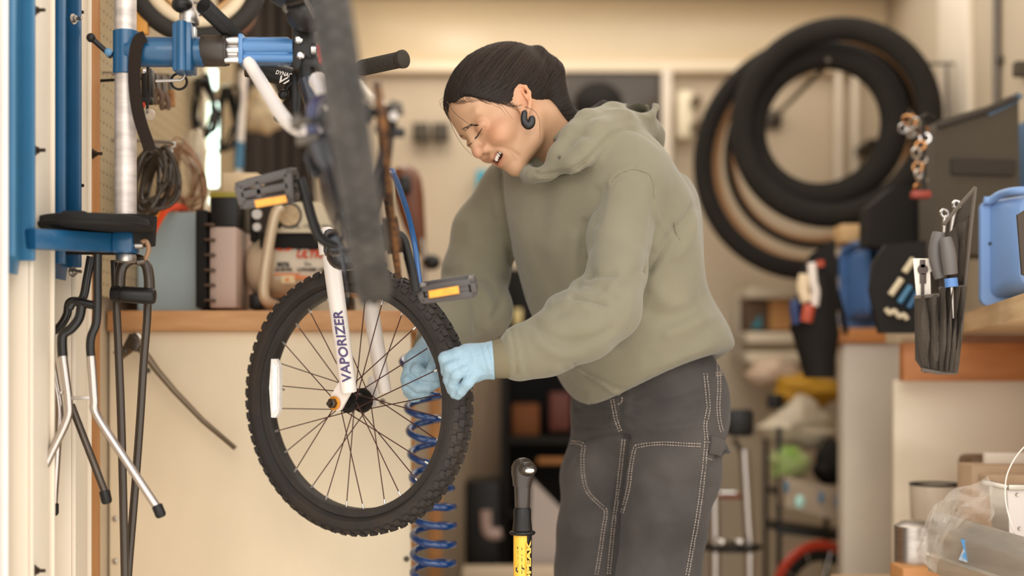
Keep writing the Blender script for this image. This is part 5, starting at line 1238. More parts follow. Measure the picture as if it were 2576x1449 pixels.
# dark storage rack behind the woman's arm
rk = thing('storage_rack', 'dark open storage rack in the gap between the wheel and her legs', 'rack', P(1380, 1560, 4.7))
x0r, x1r = P(1268, 0, 4.6).x, P(1700, 0, 4.6).x
MB().box(((x0r + x1r) / 2, 4.92, .62), (x1r - x0r, .02, 1.24)).build('back_panel', M_blkm, rk)
for xx in (x0r, x1r): MB().box((xx, 4.75, .62), (.025, .34, 1.24), bev=.003).build('side', M_blkm, rk)
for z in (.06, .42, .66, 1.02): MB().box(((x0r + x1r) / 2, 4.75, z), (x1r - x0r, .34, .02), bev=.002).build('shelf', M_blkm, rk)
for i, (nm, lab, cat, c, s_, m_) in enumerate((
    ('jar', 'small cream jar on the rack shelf seen above the cuff', 'jar', (1302, 800, 4.7), (.03, .03, .06), mat('cream_jar', (232, 206, 140), .4)),
    ('brown_carton', 'dull orange-brown carton on the dark rack', 'box', (1322, 1055, 4.75), (.09, .1, .105), mat('burnt_carton', (122, 70, 30), .8)),
    ('red_tin', 'dark red tin at the right of the dark rack', 'tin', (1408, 1035, 4.75), (.07, .08, .13), mat('dull_red', (104, 50, 38), .6)),
    ('tan_strip', 'narrow tan label strip on the front of the dark rack', 'board', (1398, 1160, 4.585), (.12, .012, .022), mat('tan_strip', (160, 106, 54), .7)))):
    tag(MB().box(P(*c), s_, bev=.006).build(nm, m_), lab, cat)
ls_ = thing('l_bracket', 'pale pinkish L-shaped tool lying low on the dark rack', 'tool', P(1240, 1350, 4.4))
q = MB(); q.tube(spline([P(1222, 1285, 4.482), P(1224, 1330, 4.482), P(1236, 1345, 4.482), P(1262, 1342, 4.482)], 4), .018, 8); q.build('body', mat('pale_pink', (190, 164, 152), .5), ls_)
lb_ = tag(MB().prism([P(1338, 1205, 4.3), P(1475, 1345, 4.3), P(1475, 1560, 4.3), P(1325, 1560, 4.3)], (0, .02, 0)).build('leaning_board', mat('white_board', (196, 182, 174), .5, var=.04)), 'pale board with a slanted top edge behind the floor pump', 'board')
tag(MB().box(P(1300, 1500, 4.2), (.32, .12, .17), bev=.006).build('floor_box', mat('pale_step', (214, 194, 166), .6)), 'pale low box at the foot of the dark rack', 'box')
dkb = tag(MB().box(P(1214, 1415, 4.6), (.11, .2, .54), bev=.006).build('black_case', M_blk), 'black case low behind the wheel, left of the pale board', 'case')
# ---------------------------------------------------------------- floor pump
dpmp = 2.62
pm = thing('floor_pump', 'yellow and black upright floor pump with black handle standing before her legs', 'pump', (P(1316, 0, dpmp).x, dpmp, 0))
cx = P(1314, 1290, dpmp); L = lambda y: P(1314, y, dpmp)
MB().lathe(V(cx.x - .000, dpmp, 0.02), (0, 0, 1), [(0, .0165), (L(1345).z - .02, .0165)], 24).build('barrel', mat('pump_yellow', (242, 190, 62), .35), pm)
q = MB(); z1 = L(1345).z
seg = [[V(cx.x + .0175 * math.cos(a), dpmp + .0175 * math.sin(a), z) for a in np.linspace(-1.05, .6, 10)] for z in (.02, z1)]
q.add(seg[0] + seg[1], [(i, i + 1, i + 11, i + 10) for i in range(9)]); q.build('black_stripe', M_blk, pm)
MB().lathe(L(1345), (0, 0, 1), [(0, .0215), (.003, .0245), (.006, .0235), (.008, .0185), (.028, .0165), (.046, .0165), (.050, .0145), (.0505, .010)], 26).build('collar', M_blk, pm)
q = MB(); q.lathe(L(1280), (0, 0, 1), [(0, .0125), (.004, .0142), (.03, .0145), (.06, .0165), (.068, .0165)], 24)
q.lathe(L(1208), V(.08, 0, 1), [(-.012, .0165), (.0, .0185), (.012, .0215), (.024, .0222), (.034, .018), (.040, .010), (.042, .002)], 24)
q.ell(P(1326, 1180, dpmp - .012), (.018, .020, .014)); q.build('handle', mat('handle_black', (56, 48, 42), .3, spec=.6), pm)
MB().ell(P(1332, 1184, dpmp - .031), (.010, .004, .006)).build('badge', M_chr, pm)
MB().box((cx.x, dpmp, .011), (.22, .08, .022), bev=.008).build('foot', M_blk, pm)
nr = V(-.35, -.94, 0); upd = V(0, 0, 1); rgt = upd
text('lettering', 'Sport', V(cx.x, dpmp, 0) + V(-.28, -.96, 0) * .0168 + V(.004, 0, L(1443).z), V(0, 0, 1), V(-.96, .28, 0), .017, M_txt, pm, .052, .3, .0004)
text('lettering', 'TOPEAK', V(cx.x, dpmp, 0) + V(.62, -.79, 0) * .0178 + V(.004, 0, L(1490).z), V(0, 0, 1), V(-.79, -.62, 0), .013, mat('decal_yellow', (238, 190, 80), .5), pm, .098, 0, .0006)
# ---------------------------------------------------------------- tyres hanging on the right
M_ty = mat('old_tyre', (33, 29, 25), .85, var=.14, vscale=14, spec=.25); M_tyb = mat('tan_sidewall', (172, 128, 86), .7)
for i, (cx_, cy_, d_, Ro, th, yaw, tilt, lab, tan) in enumerate((
    (2096, 308, 4.13, 266, 62, .40, .0, 'fat black tyre hanging nearest, at the top of the hung tyres', 0),
    (2068, 318, 4.20, 214, 72, .40, .0, 'small thick black tyre framing the pale round gap', 0),
    (2098, 314, 4.27, 228, 26, .40, .0, 'slim tan-walled tyre seen as a tan arc at the right inside the fat tyre', 1),
    (2044, 396, 4.34, 310, 52, .40, .0, 'largest black tyre, reaching furthest down and left', 0),
    (2058, 398, 4.41, 278, 26, .40, .0, 'tan-walled tyre just inside the largest black one', 1),
    (2068, 376, 4.48, 252, 20, .40, .0, 'rear black tyre hidden mostly behind the tan-walled one', 0),
    (2056, 384, 4.55, 236, 26, .40, .0, 'rearmost slim tan-walled tyre of the hung tyres', 1))):
    t = thing('bike_tyre', lab, 'tyre', P(cx_, cy_ + Ro, d_), 'tyres hung on the right wall'); ax = V(-math.sin(yaw), -math.cos(yaw), tilt)
    ro = Ro * d_ / F; tt = th * d_ / F
    prof = [(ro - tt / 2 + tt / 2 * math.cos(a), .75 * tt / 2 * math.sin(a)) for a in (2 * math.pi * k / 14 for k in range(14))]
    MB().torus(P(cx_, cy_, d_), ax, prof, 72).build('tread_casing', M_tyb if tan else M_ty, t)
    if tan: MB().torus(P(cx_, cy_, d_), ax, [(ro - .004 + .008 * math.cos(a), .018 * math.sin(a)) for a in (k * math.pi / 4 for k in range(8))], 72).build('tread', M_ty, t)
hkp = thing('tyre_hook', 'steel hook bar from the back wall that the tyres hang over', 'hook', (.92, 4.6, P(0, 178, 4.2).z))
hx = P(2066, 0, 4.2).x; zz = P(0, 178, 4.2).z
MB().tube([V(hx, 5.0, zz), V(hx, 4.13, zz), V(hx, 4.11, zz + .012)], .008, 10).build('bar', M_dsteel, hkp); MB().box((hx, 4.985, zz), (.06, .03, .06), bev=.004).build('wall_plate', M_dsteel, hkp)
cn = thing('key_chain', 'bunch of shiny chain links at the corner of the dark padded bag', 'chain', P(2300, 500, 3.37))
rnd = random.Random(4)
M_gold = mat('warm_brass', (214, 160, 108), .25, metal=1.)
for k in range(16):
    px = 2268 + rnd.uniform(0, 62) if k < 7 else 2318 + rnd.uniform(-14, 14); py = 298 + rnd.uniform(0, 40) if k < 7 else 330 + (k - 7) * 18
    MB().torus(P(px, py, 3.37 + rnd.uniform(-.02, .02)), (rnd.uniform(-1, 1), -1, rnd.uniform(-.6, .6)), [(.011 + .0034 * math.cos(a), .0034 * math.sin(a)) for a in (q * math.pi / 3 for q in range(6))], 16).build('link', M_chr if k % 3 else M_gold, cn)
MB().tube([P(2322, 300, 3.37), P(2324, 480, 3.37)], .006, 8).build('lanyard', M_blk, cn)
MB().box(P(2316, 490, 3.37), (.045, .03, .018), bev=.005).build('red_tab', mat('tab_red', (150, 60, 46), .5), cn)
MB().tube([P(2310, 300, 3.37), P(2330, 290, 3.40), P(2352, 300, 3.45)], .005, 8).build('hanger', M_blk, cn)
blk = tag(MB().box(P(2190, 372, 4.87), (.075, .26, .02), bev=.004).build('bracket_bar', M_blk), 'short black bracket seen through the round gap of the tyres', 'bracket')
for i, px in enumerate((2108, 2150)): struct(MB().box(P(px, 500, 4.96), (.022, .03, 1.15), bev=.004).build('trim_%d' % (11 + i), M_post))
# dark padded bags above the near bench
M_bag = mat('charcoal_fabric', (76, 68, 57), .9, var=.1, vscale=6, bump=.1, bscale=250)
bg_ = thing('pannier', 'large dark charcoal padded bag hanging above the right bench', 'bag', P(2400, 620, 3.45))
q = MB(); f0 = 3.42
q.prism([P(2352, 330, f0), P(2366, 300, f0), P(2480, 268, f0), P(2562, 232, f0), P(2566, 480, f0), P(2560, 640, f0), P(2354, 640, f0)], (0, .14, 0)); q.build('body', M_bag, bg_)
q = MB(); q.prism([P(2395, 398, f0 - .012), P(2556, 402, f0 - .012), P(2552, 440, f0 - .012), P(2395, 436, f0 - .012)], (0, .012, 0)); q.tube([P(2360, 318, f0 - .01), P(2480, 280, f0 - .01), P(2560, 246, f0 - .01)], .006, 8); q.build('seam_band', mat('charcoal_band', (54, 47, 41), .9), bg_)
q = MB(); q.prism([P(2483, 285, f0 - .004), P(2562, 234, f0 - .004), P(2576, 240, f0 - .004), P(2560, 258, f0 - .004), P(2490, 292, f0 - .004)], (0, .05, 0)); q.build('blue_flap', mat('slate_blue', (86, 106, 128), .8), bg_)
bg2 = tag(MB().prism([P(2185, 615, 3.62), P(2187, 520, 3.62), P(2250, 470, 3.62), P(2335, 460, 3.62), P(2340, 640, 3.62)], (0, .10, 0)).tube([P(2320, 480, 3.66), P(2420, 440, 3.66), V(1.325, 3.7, P(0, 440, 3.66).z)], .01, 8).build('tool_bag', M_blkm), 'black tool bag wedged below the hanging chain', 'bag')
tag(MB().box(P(2572, 440, 3.6), (.02, .1, .26), bev=.006).build('blue_crate', mat('slate_blue2', (78, 112, 146), .6)), 'sliver of slate blue crate beyond the dark padded bag', 'crate')
# upper right wall fittings
struct(MB().box((XR - .01, 4.2, 1.75), (.02, .28, .85), bev=.003).build('trim_13', M_post))
pp = thing('conduit', 'thin dark conduit running up the right wall', 'pipe', (XR - .012, 3.9, 1.5))
MB().cyl((XR - .012, 3.84, 1.25), (XR - .012, 3.84, 2.18), .011, 10).build('pipe', mat('taupe_pipe', (108, 98, 88), .5), pp)
for z in (1.48, 1.72, 1.95): MB().box((XR - .008, 3.84, z), (.016, .05, .02), bev=.003).build('clip', M_dsteel, pp)
fr_ = thing('wire_frame', 'thin dark wire bracket on the right wall above the bags', 'bracket', P(2380, 300, 4.2))
MB().tube([P(2440, 300, 4.18), P(2440, 160, 4.18), P(2320, 160, 4.18), P(2382, 160, 4.18), P(2384, 290, 4.18)], .006, 6).build('wire', mat('grey_wire', (112, 104, 92), .5), fr_)
MB().cyl(P(2440, 200, 4.18), P(2440, 200, 4.18) + V(.1, 0, 0), .005).build('anchor', M_dsteel, fr_)
tag(MB().box(P(2570, 174, 3.66), (.04, .03, .038), bev=.004).build('wall_socket', M_bag), 'dark square box on the right wall at the picture edge', 'box')
# ---------------------------------------------------------------- right benches
M_orw = mat('oiled_pine', (196, 128, 72), .5, col2=(160, 92, 44), vscale=4, stretch=(1.2, 1, 7), bump=.05, thr=(.3, .8))
M_plyt = mat('plywood_edge', (206, 174, 132), .6, col2=(182, 146, 104), vscale=5, stretch=(1, 1, 10))
ZB = 1.012
nbn = thing('right_bench', 'right-hand workbench with thick plywood top on an orange pine beam', 'workbench', (1.1, 2.9, 0))
e0, e1 = V(.872, 2.40, ZB), V(1.052, 3.36, ZB)
MB().prism([e0, e1, V(1.315, 3.36, ZB), V(1.315, 2.40, ZB)], (0, 0, -.042)).build('bench_top', M_plyt, nbn)
bx0 = P(2276, 0, 3.36).x
MB().box(((bx0 + 1.31) / 2, 3.39, .902), (1.31 - bx0, .04, .09), bev=.003).build('beam', M_orw, nbn)
MB().box((P(2280, 0, 3.42).x, 3.46, .974), (56 * 3.42 / F, .1, .05), bev=.003).build('end_board', mat('cream_block', (204, 186, 154), .6), nbn)
MB().box(((bx0 + 1.31) / 2 + .03, 3.40, .957), (1.25 - bx0, .05, .022), bev=.002).build('overhang_shade', mat('overhang_shade_brown', (128, 84, 52), .6, var=.15), nbn)  # dark strip put in for the shade below the bench top's overhang
MB().box((1.29, 2.46, .485), (.05, .05, .97), bev=.003).build('leg', M_wood, nbn); MB().box((1.29, 3.33, .485), (.05, .05, .97), bev=.003).build('leg', M_wood, nbn)
MB().box(((bx0 + 1.31) / 2, 3.46, .43), (1.31 - bx0, .02, .86), bev=.002).build('back_panel', mat('scuffed_ivory', (246, 232, 208), .6, col2=(228, 212, 186), vscale=2.2, stretch=(1, 1, 2.4), thr=(.5, .75)), nbn, 'scuffed ivory panel under the beam')
cbn = thing('cabinet', 'tall plain galvanised cabinet end under an orange board, holding the farther blue bin', 'cabinet', (1.0, 3.95, 0))
cx0, cx1 = P(2120, 0, 3.82).x, P(2268, 0, 3.82).x; zc1 = P(0, 862, 3.8).z
MB().box(((cx0 + cx1) / 2, 3.852, zc1 / 2), (cx1 - cx0, .064, zc1), bev=.006).build('body', mat('galvanised_sheet', (212, 200, 184), .5, metal=.1, var=.09, vscale=4), cbn)
MB().box((cx1 + .006, 3.818, zc1 / 2), (.018, .012, zc1), bev=.004).build('edge_trim', M_post, cbn)
MB().lathe(P(2262, 1020, 3.80), (0, -1, 0), [(0, .006), (.004, .004)], 10).build('rivet', M_chr, cbn)
MB().box(((P(2105, 0, 3.8).x + P(2262, 0, 3.8).x) / 2, 3.96, (zc1 + P(0, 826, 3.8).z) / 2), (157 * 3.8 / F, .32, 36 * 3.8 / F), bev=.003).build('top_board', mat('orange_board', (190, 122, 62), .6, var=.12), cbn)
def bin_(label, px, py0, d, m, depth, wpx, grp):
    k = d / F; hpx = 280 * 2.92 / d; t = thing('blue_bin', label, 'bin', P(px + wpx / 2, py0 + hpx, d), grp)
    W_, H_ = wpx * k, hpx * k; o = P(px, py0 + hpx, d)
    def rrect(x0, x1, z0, z1, r, y, n=6):
        pts = []
        for cx_, cz_, a0 in ((x1 - r, z1 - r, 0), (x0 + r, z1 - r, 90), (x0 + r, z0 + r, 180), (x1 - r, z0 + r, 270)):
            for i in range(n + 1):
                a = math.radians(a0 + 90 * i / n); pts.append(o + V(cx_ + r * math.cos(a), y, cz_ + r * math.sin(a)))
        return pts
    H0 = H_ * .95
    for i in range(2): MB().rings([rrect(0, W_, 0, H0, .018, .006 + .008 * i), rrect(0, W_, 0, H0, .018, .012 + .008 * i)]).build('flange', m, t)
    i0, i1 = W_ * .21, W_ * .79
    MB().rings([rrect(i0 - .012, i1 + .012, H_ * .07, H_ * .96, .02, .006), rrect(i0 - .004, i1 + .004, H_ * .09, H_ * .96, .025, -.02), rrect(i0 + .006, i1 - .006, H_ * .11, H_ * .96, .03, -depth * .8), rrect(i0 + .02, i1 - .02, H_ * .14, H_ * .96, .03, -depth)]).build('tray', m, t)
    q = MB(); q.tube(spline([o + V(.004, 0, H_ * .945), o + V(W_ * .12, -.004, H_ * .945), o + V(W_ * .2, -.03, H_ * .985), o + V(W_ * .3, -depth - .006, H_ * .985), o + V(W_ * .7, -depth - .006, H_ * .985), o + V(W_ * .8, -.03, H_ * .985), o + V(W_ - .004, 0, H_ * .945)], 5), .0085, 10); q.build('lip', m, t)
    MB().lathe(o + V(W_ * .12, .004, H_ * .56), (0, -1, 0), [(0, .003), (.003, .003)], 8).build('screw', M_blk, t)
    return t
bin_('nearer, paler blue plastic bin standing on the plywood bench top at the picture edge', 2470, 489, 2.92, mat('bin_blue', (116, 148, 196), .45, var=.03), .075, 180, 'blue plastic bins')
bin_('farther, deeper blue plastic bin standing on the orange board beside the black pouch', 2114, 616, 3.93, mat('bin_blue_far', (62, 100, 152), .45, var=.03), .075, 132, 'blue plastic bins')
tag(MB().box(P(2175, 591, 3.96), (.155, .1, .05), bev=.004).build('tan_board', mat('tan_plank', (196, 160, 112), .7)), 'tan plank lying on top of the farther blue bin', 'plank')
# near tool roll
M_roll = mat('black_canvas', (70, 60, 50), .85, var=.12, vscale=9, bump=.15, bscale=300); M_bind = mat('binding_tape', (92, 82, 72), .8)
d2 = 2.72
tr_ = thing('tool_roll', 'black canvas tool roll with pleated pockets hanging over the right bench edge', 'tool roll', P(2370, 940, d2))
back = [P(2452, 470, d2 + .02), P(2456, 475, d2 + .02), P(2405, 938, d2 + .01), P(2325, 938, d2 + .03), P(2302, 905, d2 + .04), P(2300, 760, d2 + .05), P(2360, 590, d2 + .06), P(2400, 520, d2 + .05)]
MB().prism(back, (.002, .006, 0)).build('backing', M_roll, tr_)
def pleats(pts_top, pts_bot, dd, amp, n, name):
    rows = []; N_ = n * 8
    for j in range(9):
        v_ = j / 8; r = []
        for i in range(N_ + 1):
            u = i / N_; a = Vector(pts_top[0]).lerp(Vector(pts_top[1]), u).lerp(Vector(pts_bot[0]).lerp(Vector(pts_bot[1]), u), v_)
            p = P(a.x, a.y, dd); p.y -= amp * (abs(math.sin(u * n * math.pi)) ** .7) * (.5 + .5 * math.sin(math.pi * min(1, .25 + v_ * .8))) + .002 * math.sin(u * 40 + v_ * 9); p.x += .0025 * math.sin(v_ * 7 + i * .7); r.append(p)
        rows.append(r)
    w_ = N_ + 1; q = MB(); vs = [p for r in rows for p in r]; fs = [(j * w_ + i, j * w_ + i + 1, (j + 1) * w_ + i + 1, (j + 1) * w_ + i) for j in range(8) for i in range(N_)]
    q.add(vs, fs); q.add([p + V(0, .004, 0) for p in vs], [f[::-1] for f in fs]); q.build(name, M_roll, tr_)
pleats([V(2300, 745, 0), V(2360, 742, 0)], [V(2318, 920, 0), V(2362, 936, 0)], d2 - .0, .022, 2, 'front_pocket')
pleats([V(2362, 725, 0), V(2426, 722, 0)], [V(2362, 936, 0), V(2404, 936, 0)], d2 - .01, .026, 4, 'front_pocket')
pleats([V(2375, 590, 0), V(2442, 540, 0)], [V(2388, 700, 0), V(2430, 715, 0)], d2 + .012, .016, 2, 'upper_pocket')
q = MB()
for ln in ([(2454, 471), (2442, 580), (2430, 700), (2418, 830), (2406, 938)], [(2300, 748), (2362, 742)], [(2362, 726), (2427, 722)], [(2454, 471), (2415, 515), (2374, 565)], [(2318, 930), (2362, 938), (2405, 938)]): q.tube([P(x, y, d2 - .012) for x, y in ln], .0038, 6)
q.build('binding', M_bind, tr_)
def tool(name, lab, cat, segs, base):
    t = thing(name, lab, cat, base)
    for nm, pts, r, m_ in segs: MB().tube(spline([P(*p) for p in pts], 4), r, 12).build(nm, m_, t)
    return t
M_grey = mat('grey_grip', (98, 92, 88), .5)
tool('screwdriver', 'grey-gripped screwdriver with a blue collar in the front of the tool roll', 'screwdriver', (('handle', [(2378, 598, d2 - .03), (2386, 640, d2 - .032), (2392, 690, d2 - .03)], [.011, .0125, .013, .014, .0145, .0145, .014, .0135, .013], M_grey), ('blue_collar', [(2392, 700, d2 - .03), (2394, 722, d2 - .03)], .0125, mat('collar_blue', (86, 126, 182), .4)), ('shaft', [(2394, 722, d2 - .03), (2398, 800, d2 - .02)], .004, M_steel)), P(2394, 800, d2 - .02))
tool('pliers', 'dark-gripped pliers standing behind the blue-collared screwdriver', 'pliers', (('handle', [(2362, 585, d2 - .0), (2354, 640, d2 - .0), (2366, 700, d2 + .0)], [.012, .0135, .014, .0145, .0145, .014, .013, .012, .011], M_grey), ('handle', [(2366, 600, d2 + .015), (2372, 660, d2 + .015), (2374, 730, d2 + .015)], .008, M_roll)), P(2366, 760, d2))
for lab, pts, rp in (('longer steel ring spanner rising above the tool roll', [(2392, 590, d2 + .03), (2398, 550, d2 + .03), (2404, 525, d2 + .03)], (2406, 515)), ('shorter bright spanner head left of the longer ring spanner', [(2375, 585, d2 + .03), (2376, 555, d2 + .03), (2376, 545, d2 + .03)], (2375, 537))):
    t = tool('spanner', lab, 'spanner', (('shaft', pts, .0042, M_steel),), P(pts[0][0], pts[0][1], d2 + .03)); MB().torus(P(*rp, d2 + .03), (.2, -1, .1), [(.0072 + .003 * math.cos(a), .004 * math.sin(a)) for a in (k * math.pi / 3 for k in range(6))], 18).build('ring_head', M_chr, t)
cdm = thing('tool_card', 'white backing card with a cut-out tool silhouette in the roll pocket', 'card', P(2324, 760, d2 + .012))
MB().prism([P(2297, 650, d2 + .012), P(2346, 650, d2 + .012), P(2346, 682, d2 + .012), P(2340, 684, d2 + .012), P(2342, 745, d2 + .012), P(2306, 750, d2 + .012)], (0, .002, 0)).build('card', mat('white_card', (232, 220, 204), .5), cdm)
q = MB(); q.box(P(2321, 664, d2 + .009), (.010, .004, .016), bev=.001); q.lathe(P(2321, 678, d2 + .010), (0, -1, 0), [(0, .010), (.003, .010)], 14); q.box(P(2322, 700, d2 + .009), (.012, .004, .020), bev=.001); q.box(P(2321, 730, d2 + .009), (.006, .004, .03), bev=.001); q.build('silhouette', mat('umber_steel', (72, 58, 50), .5), cdm)
tag(MB().prism([P(2560, 540, 2.62), P(2600, 515, 2.62), P(2600, 700, 2.62), P(2572, 690, 2.62)], (0, .008, 0)).build('canvas_flap', M_roll), 'corner of a black canvas flap before the nearer blue bin', 'flap')
# second roll, farther, with shafts
r2 = thing('tool_roll', 'black canvas tool roll holding pale and blue shafts behind the near roll', 'tool roll', P(2260, 840, 3.38))
d3 = 3.30
MB().prism([P(2192, 730, d3), P(2198, 660, d3), P(2230, 615, d3), P(2330, 605, d3), P(2335, 760, d3), P(2310, 838, d3), P(2215, 838, d3)], (0, .03, 0)).build('backing', M_blkm, r2)
for lab, a, b, m_ in (('pale driver shaft slanting at the top of the farther roll', (2298, 652), (2275, 685), M_beige), ('second pale driver shaft below the first in the farther roll', (2268, 702), (2240, 742), M_beige), ('light blue driver shaft in the farther roll', (2290, 720), (2262, 762), M_bluel), ('deep blue driver shaft lowest in the farther roll', (2308, 735), (2285, 775), M_blue)):
    tag(MB().tube([P(*a, d3 - .008), P(*b, d3 - .010)], .0078, 10).build('driver_shaft', m_), lab, 'driver')
q = MB(); q.tube(spline([P(2228, 776, d3 - .01), P(2238, 788, d3 - .01), P(2250, 782, d3 - .01), P(2262, 796, d3 - .01), P(2274, 792, d3 - .01), P(2282, 804, d3 - .01)], 4), .006, 8); tag(q.build('curly_cord', M_beige), 'short curly beige cord at the foot of the farther roll', 'cord')
# black pouch with tools between tyres and far bin
d4 = 3.72
pch = thing('tool_pouch', 'long black tool pouch stuffed with pliers hanging left of the far blue bin', 'pouch', P(2050, 950, d4))
q = MB(); rings = []
for x, y, w_ in ((2052, 690, 40), (2050, 760, 52), (2048, 830, 62), (2052, 840, 60), (2056, 900, 46), (2062, 950, 38)):
    c = P(x, y, d4); r = w_ * d4 / F; rings.append([c + V(r * math.cos(a), .04 * math.sin(a), 0) for a in (2 * math.pi * k / 18 for k in range(18))])
q.rings(rings); q.build('pocket', M_blkm, pch)
MB().prism([P(2010, 700, d4 + .03), P(2040, 640, d4 + .03), P(2100, 600, d4 + .03), P(2110, 760, d4 + .03), P(2095, 900, d4 + .03), P(2020, 900, d4 + .03)], (0, .02, 0)).build('back_flap', M_blkm, pch); MB().tube([P(2090, 690, d4 + .04), P(2120, 790, d4 + .07), P(2128, 838, d4 + .078)], .008, 8).build('strap', M_blkm, pch)
M_crm = mat('cream_handle', (222, 200, 166), .5)
tool('pliers', 'cream-handled pliers standing in the long black pouch', 'pliers', (('handle', [(2042, 662, d4 - .04), (2046, 710, d4 - .045), (2052, 735, d4 - .045), (2048, 770, d4 - .045)], .012, M_white), ('handle', [(2024, 692, d4 - .03), (2020, 730, d4 - .035), (2030, 760, d4 - .04)], .016, M_crm)), P(2040, 770, d4 - .04))
tool('cutter', 'red-handled cutter low in the long black pouch', 'cutter', (('handle', [(2036, 770, d4 - .07), (2032, 790, d4 - .075), (2028, 810, d4 - .075)], .016, mat('brick_red', (176, 72, 48), .5)), ('tip', [(2062, 655, d4 - .02), (2064, 672, d4 - .02)], .012, MATS['brick_red'])), P(2032, 800, d4 - .05))
tool('marker', 'deep blue handle at the left of the long black pouch', 'handle tool', (('body', [(2002, 755, d4 - .03), (1998, 775, d4 - .03), (2004, 815, d4 - .03)], .013, mat('navy_plastic', (44, 62, 106), .5)),), P(2002, 815, d4))
# cream shelves with carton behind the pouch
shf = thing('wall_shelf', 'cream wall shelf unit behind the black pouch', 'shelf', P(1935, 920, 4.75))
for y, th in ((742, 26), (852, 26), (900, 26)): MB().box(P(1945, y, 4.75) + V(.03, 0, 0), (.28, .26, th * 4.75 / F), bev=.004).build('shelf_board', M_cream, shf)
MB().box(P(1856, 830, 4.85), (.02, .1, .26), bev=.003).build('bracket', M_cream, shf)
ct = thing('carton', 'tan cardboard carton with open dark side on the cream wall shelf', 'box', P(1960, 835, 4.66))
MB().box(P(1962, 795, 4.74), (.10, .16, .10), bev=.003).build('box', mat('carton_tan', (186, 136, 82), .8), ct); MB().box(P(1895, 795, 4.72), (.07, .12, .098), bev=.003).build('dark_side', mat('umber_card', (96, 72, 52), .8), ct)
MB().prism([P(1888, 826, 4.64), P(1916, 826, 4.64), P(1914, 790, 4.64)], (0, .01, 0)).build('teal_sheet', mat('teal_sheet', (38, 118, 132), .5), ct)
# ---------------------------------------------------------------- clutter under the shelf: bags, trays, red rim
M_film = film('milky_film', (236, 226, 212), .75, .3)
def bag(name, lab, c, rad, m, seed, cat='bag', n=20, mm=14, jag=.18, tip=None):
    rnd = random.Random(seed); q = MB(); q.ell(c, rad, None, n, mm); ph_ = [rnd.uniform(0, 6.28) for _ in range(6)]
    for i, v_ in enumerate(q.v):
        p = v_ - c; a = math.atan2(p.z / rad[2], p.x / rad[0]); k = 1 + jag * (math.sin(3 * a + ph_[0]) * .5 + math.sin(7 * a + ph_[1] + 9 * p.y) * .35 + math.sin(13 * a + ph_[2]) * .2)
        if tip and p.z > 0: p.z *= 1 + tip * max(0, 1 - abs(p.x) / rad[0]) ** 2
        q.v[i] = c + p * k
    return tag(q.build(name, m), lab, cat)
bag('yellow_bag', 'mustard yellow bag in the clutter below the black pouch', P(2030, 985, 4.4), (.11, .07, .055), mat('mustard', (186, 138, 30), .7), 3)
bag('plastic_bag', 'crumpled white plastic bag with peaked top in the lower clutter', P(2010, 1075, 4.3), (.115, .06, .065), mat('milky_plastic', (206, 192, 168), .45, var=.1), 5, tip=.5)
bag('green_bag', 'lime green printed plastic bag under the white one', P(1985, 1165, 4.19), (.060, .04, .055), mat('lime_print', (132, 168, 70), .5, col2=(190, 186, 150), vscale=14), 8)
bag('black_sack', 'black sack slumped beside the galvanised cabinet end', P(2092, 1166, 4.22), (.055, .05, .07), M_blkm, 9)
bag('beige_bag', 'pale pinkish bag at the top of the lower clutter', P(1945, 940, 4.55), (.09, .07, .05), mat('pinkish_bag', (206, 180, 156), .6), 12)
tag(MB().box(P(1950, 1010, 4.3), (.045, .05, .045), bev=.006).build('dark_box', M_blk), 'small black box beside the mustard yellow bag', 'box')
ty = thing('parts_tray', 'clear parts tray with blue tape tilted over the black rack', 'tray', P(2040, 1330, 4.1))
MB().prism([P(1975, 1200, 4.05), P(2118, 1230, 4.05), P(2110, 1310, 4.05), P(1975, 1275, 4.05)], (0, .10, 0)).build('tray', mat('grey_tray', (176, 158, 138), .35, metal=.3, var=.15, vscale=20), ty)
for px, py in ((1978, 1225), (2066, 1252), (2108, 1262)): MB().box(P(px, py, 4.045), (.012, .004, .03), bev=.001).build('tape', mat('tape_blue', (64, 120, 156), .5), ty)
MB().ell(P(2012, 1262, 4.04), (.014, .006, .02)).build('glass_cap', mat('glass_mint', (190, 240, 228), .1), ty)
br_ = thing('dish_rack', 'black metal rack carrying the tilted tray and bags', 'rack', P(2030, 1600, 4.2))
MB().box(P(2040, 1335, 4.28), (.24, .24, .02), Matrix.Rotation(.12, 3, 'Y'), bev=.004).build('shelf', M_blk, br_); MB().box(P(2040, 1236, 4.28), (.24, .24, .012), bev=.003).build('shelf', M_blk, br_)
for px in (1955, 2115):
    for yy_ in (4.17, 4.39): MB().box((P(px, 0, 4.2).x, yy_, .36), (.014, .014, .72), bev=.002).build('leg', M_blk, br_)
rw_ = thing('red_rim', 'red bicycle rim low on the floor beside the stool', 'rim', P(2060, 1620, 4.25))
MB().torus(P(2060, 1500, 4.02), (.4, -1, 0), [(.145 + .014 * math.cos(a), .012 * math.sin(a)) for a in (k * math.pi / 4 for k in range(8))], 56).build('rim', mat('rim_red', (168, 52, 30), .35), rw_)
MB().torus(P(2064, 1500, 4.06), (.4, -1, 0), [(.118 + .018 * math.cos(a), .012 * math.sin(a)) for a in (k * math.pi / 4 for k in range(8))], 56).build('tyre', M_ty, rw_)
for k in range(10):
    a = k * math.pi / 5; R_ = frame_from((.4, -1, 0)); MB().cyl(P(2060, 1500, 4.02), P(2060, 1500, 4.02) + R_ @ V(.14 * math.cos(a), .14 * math.sin(a), 0), .0015, 5).build('spoke', M_steel, rw_)
MB().cyl(P(2060, 1500, 4.02) + V(0, -.04, 0), P(2060, 1500, 4.02) + V(0, .04, 0), .02).build('hub', M_steel, rw_)
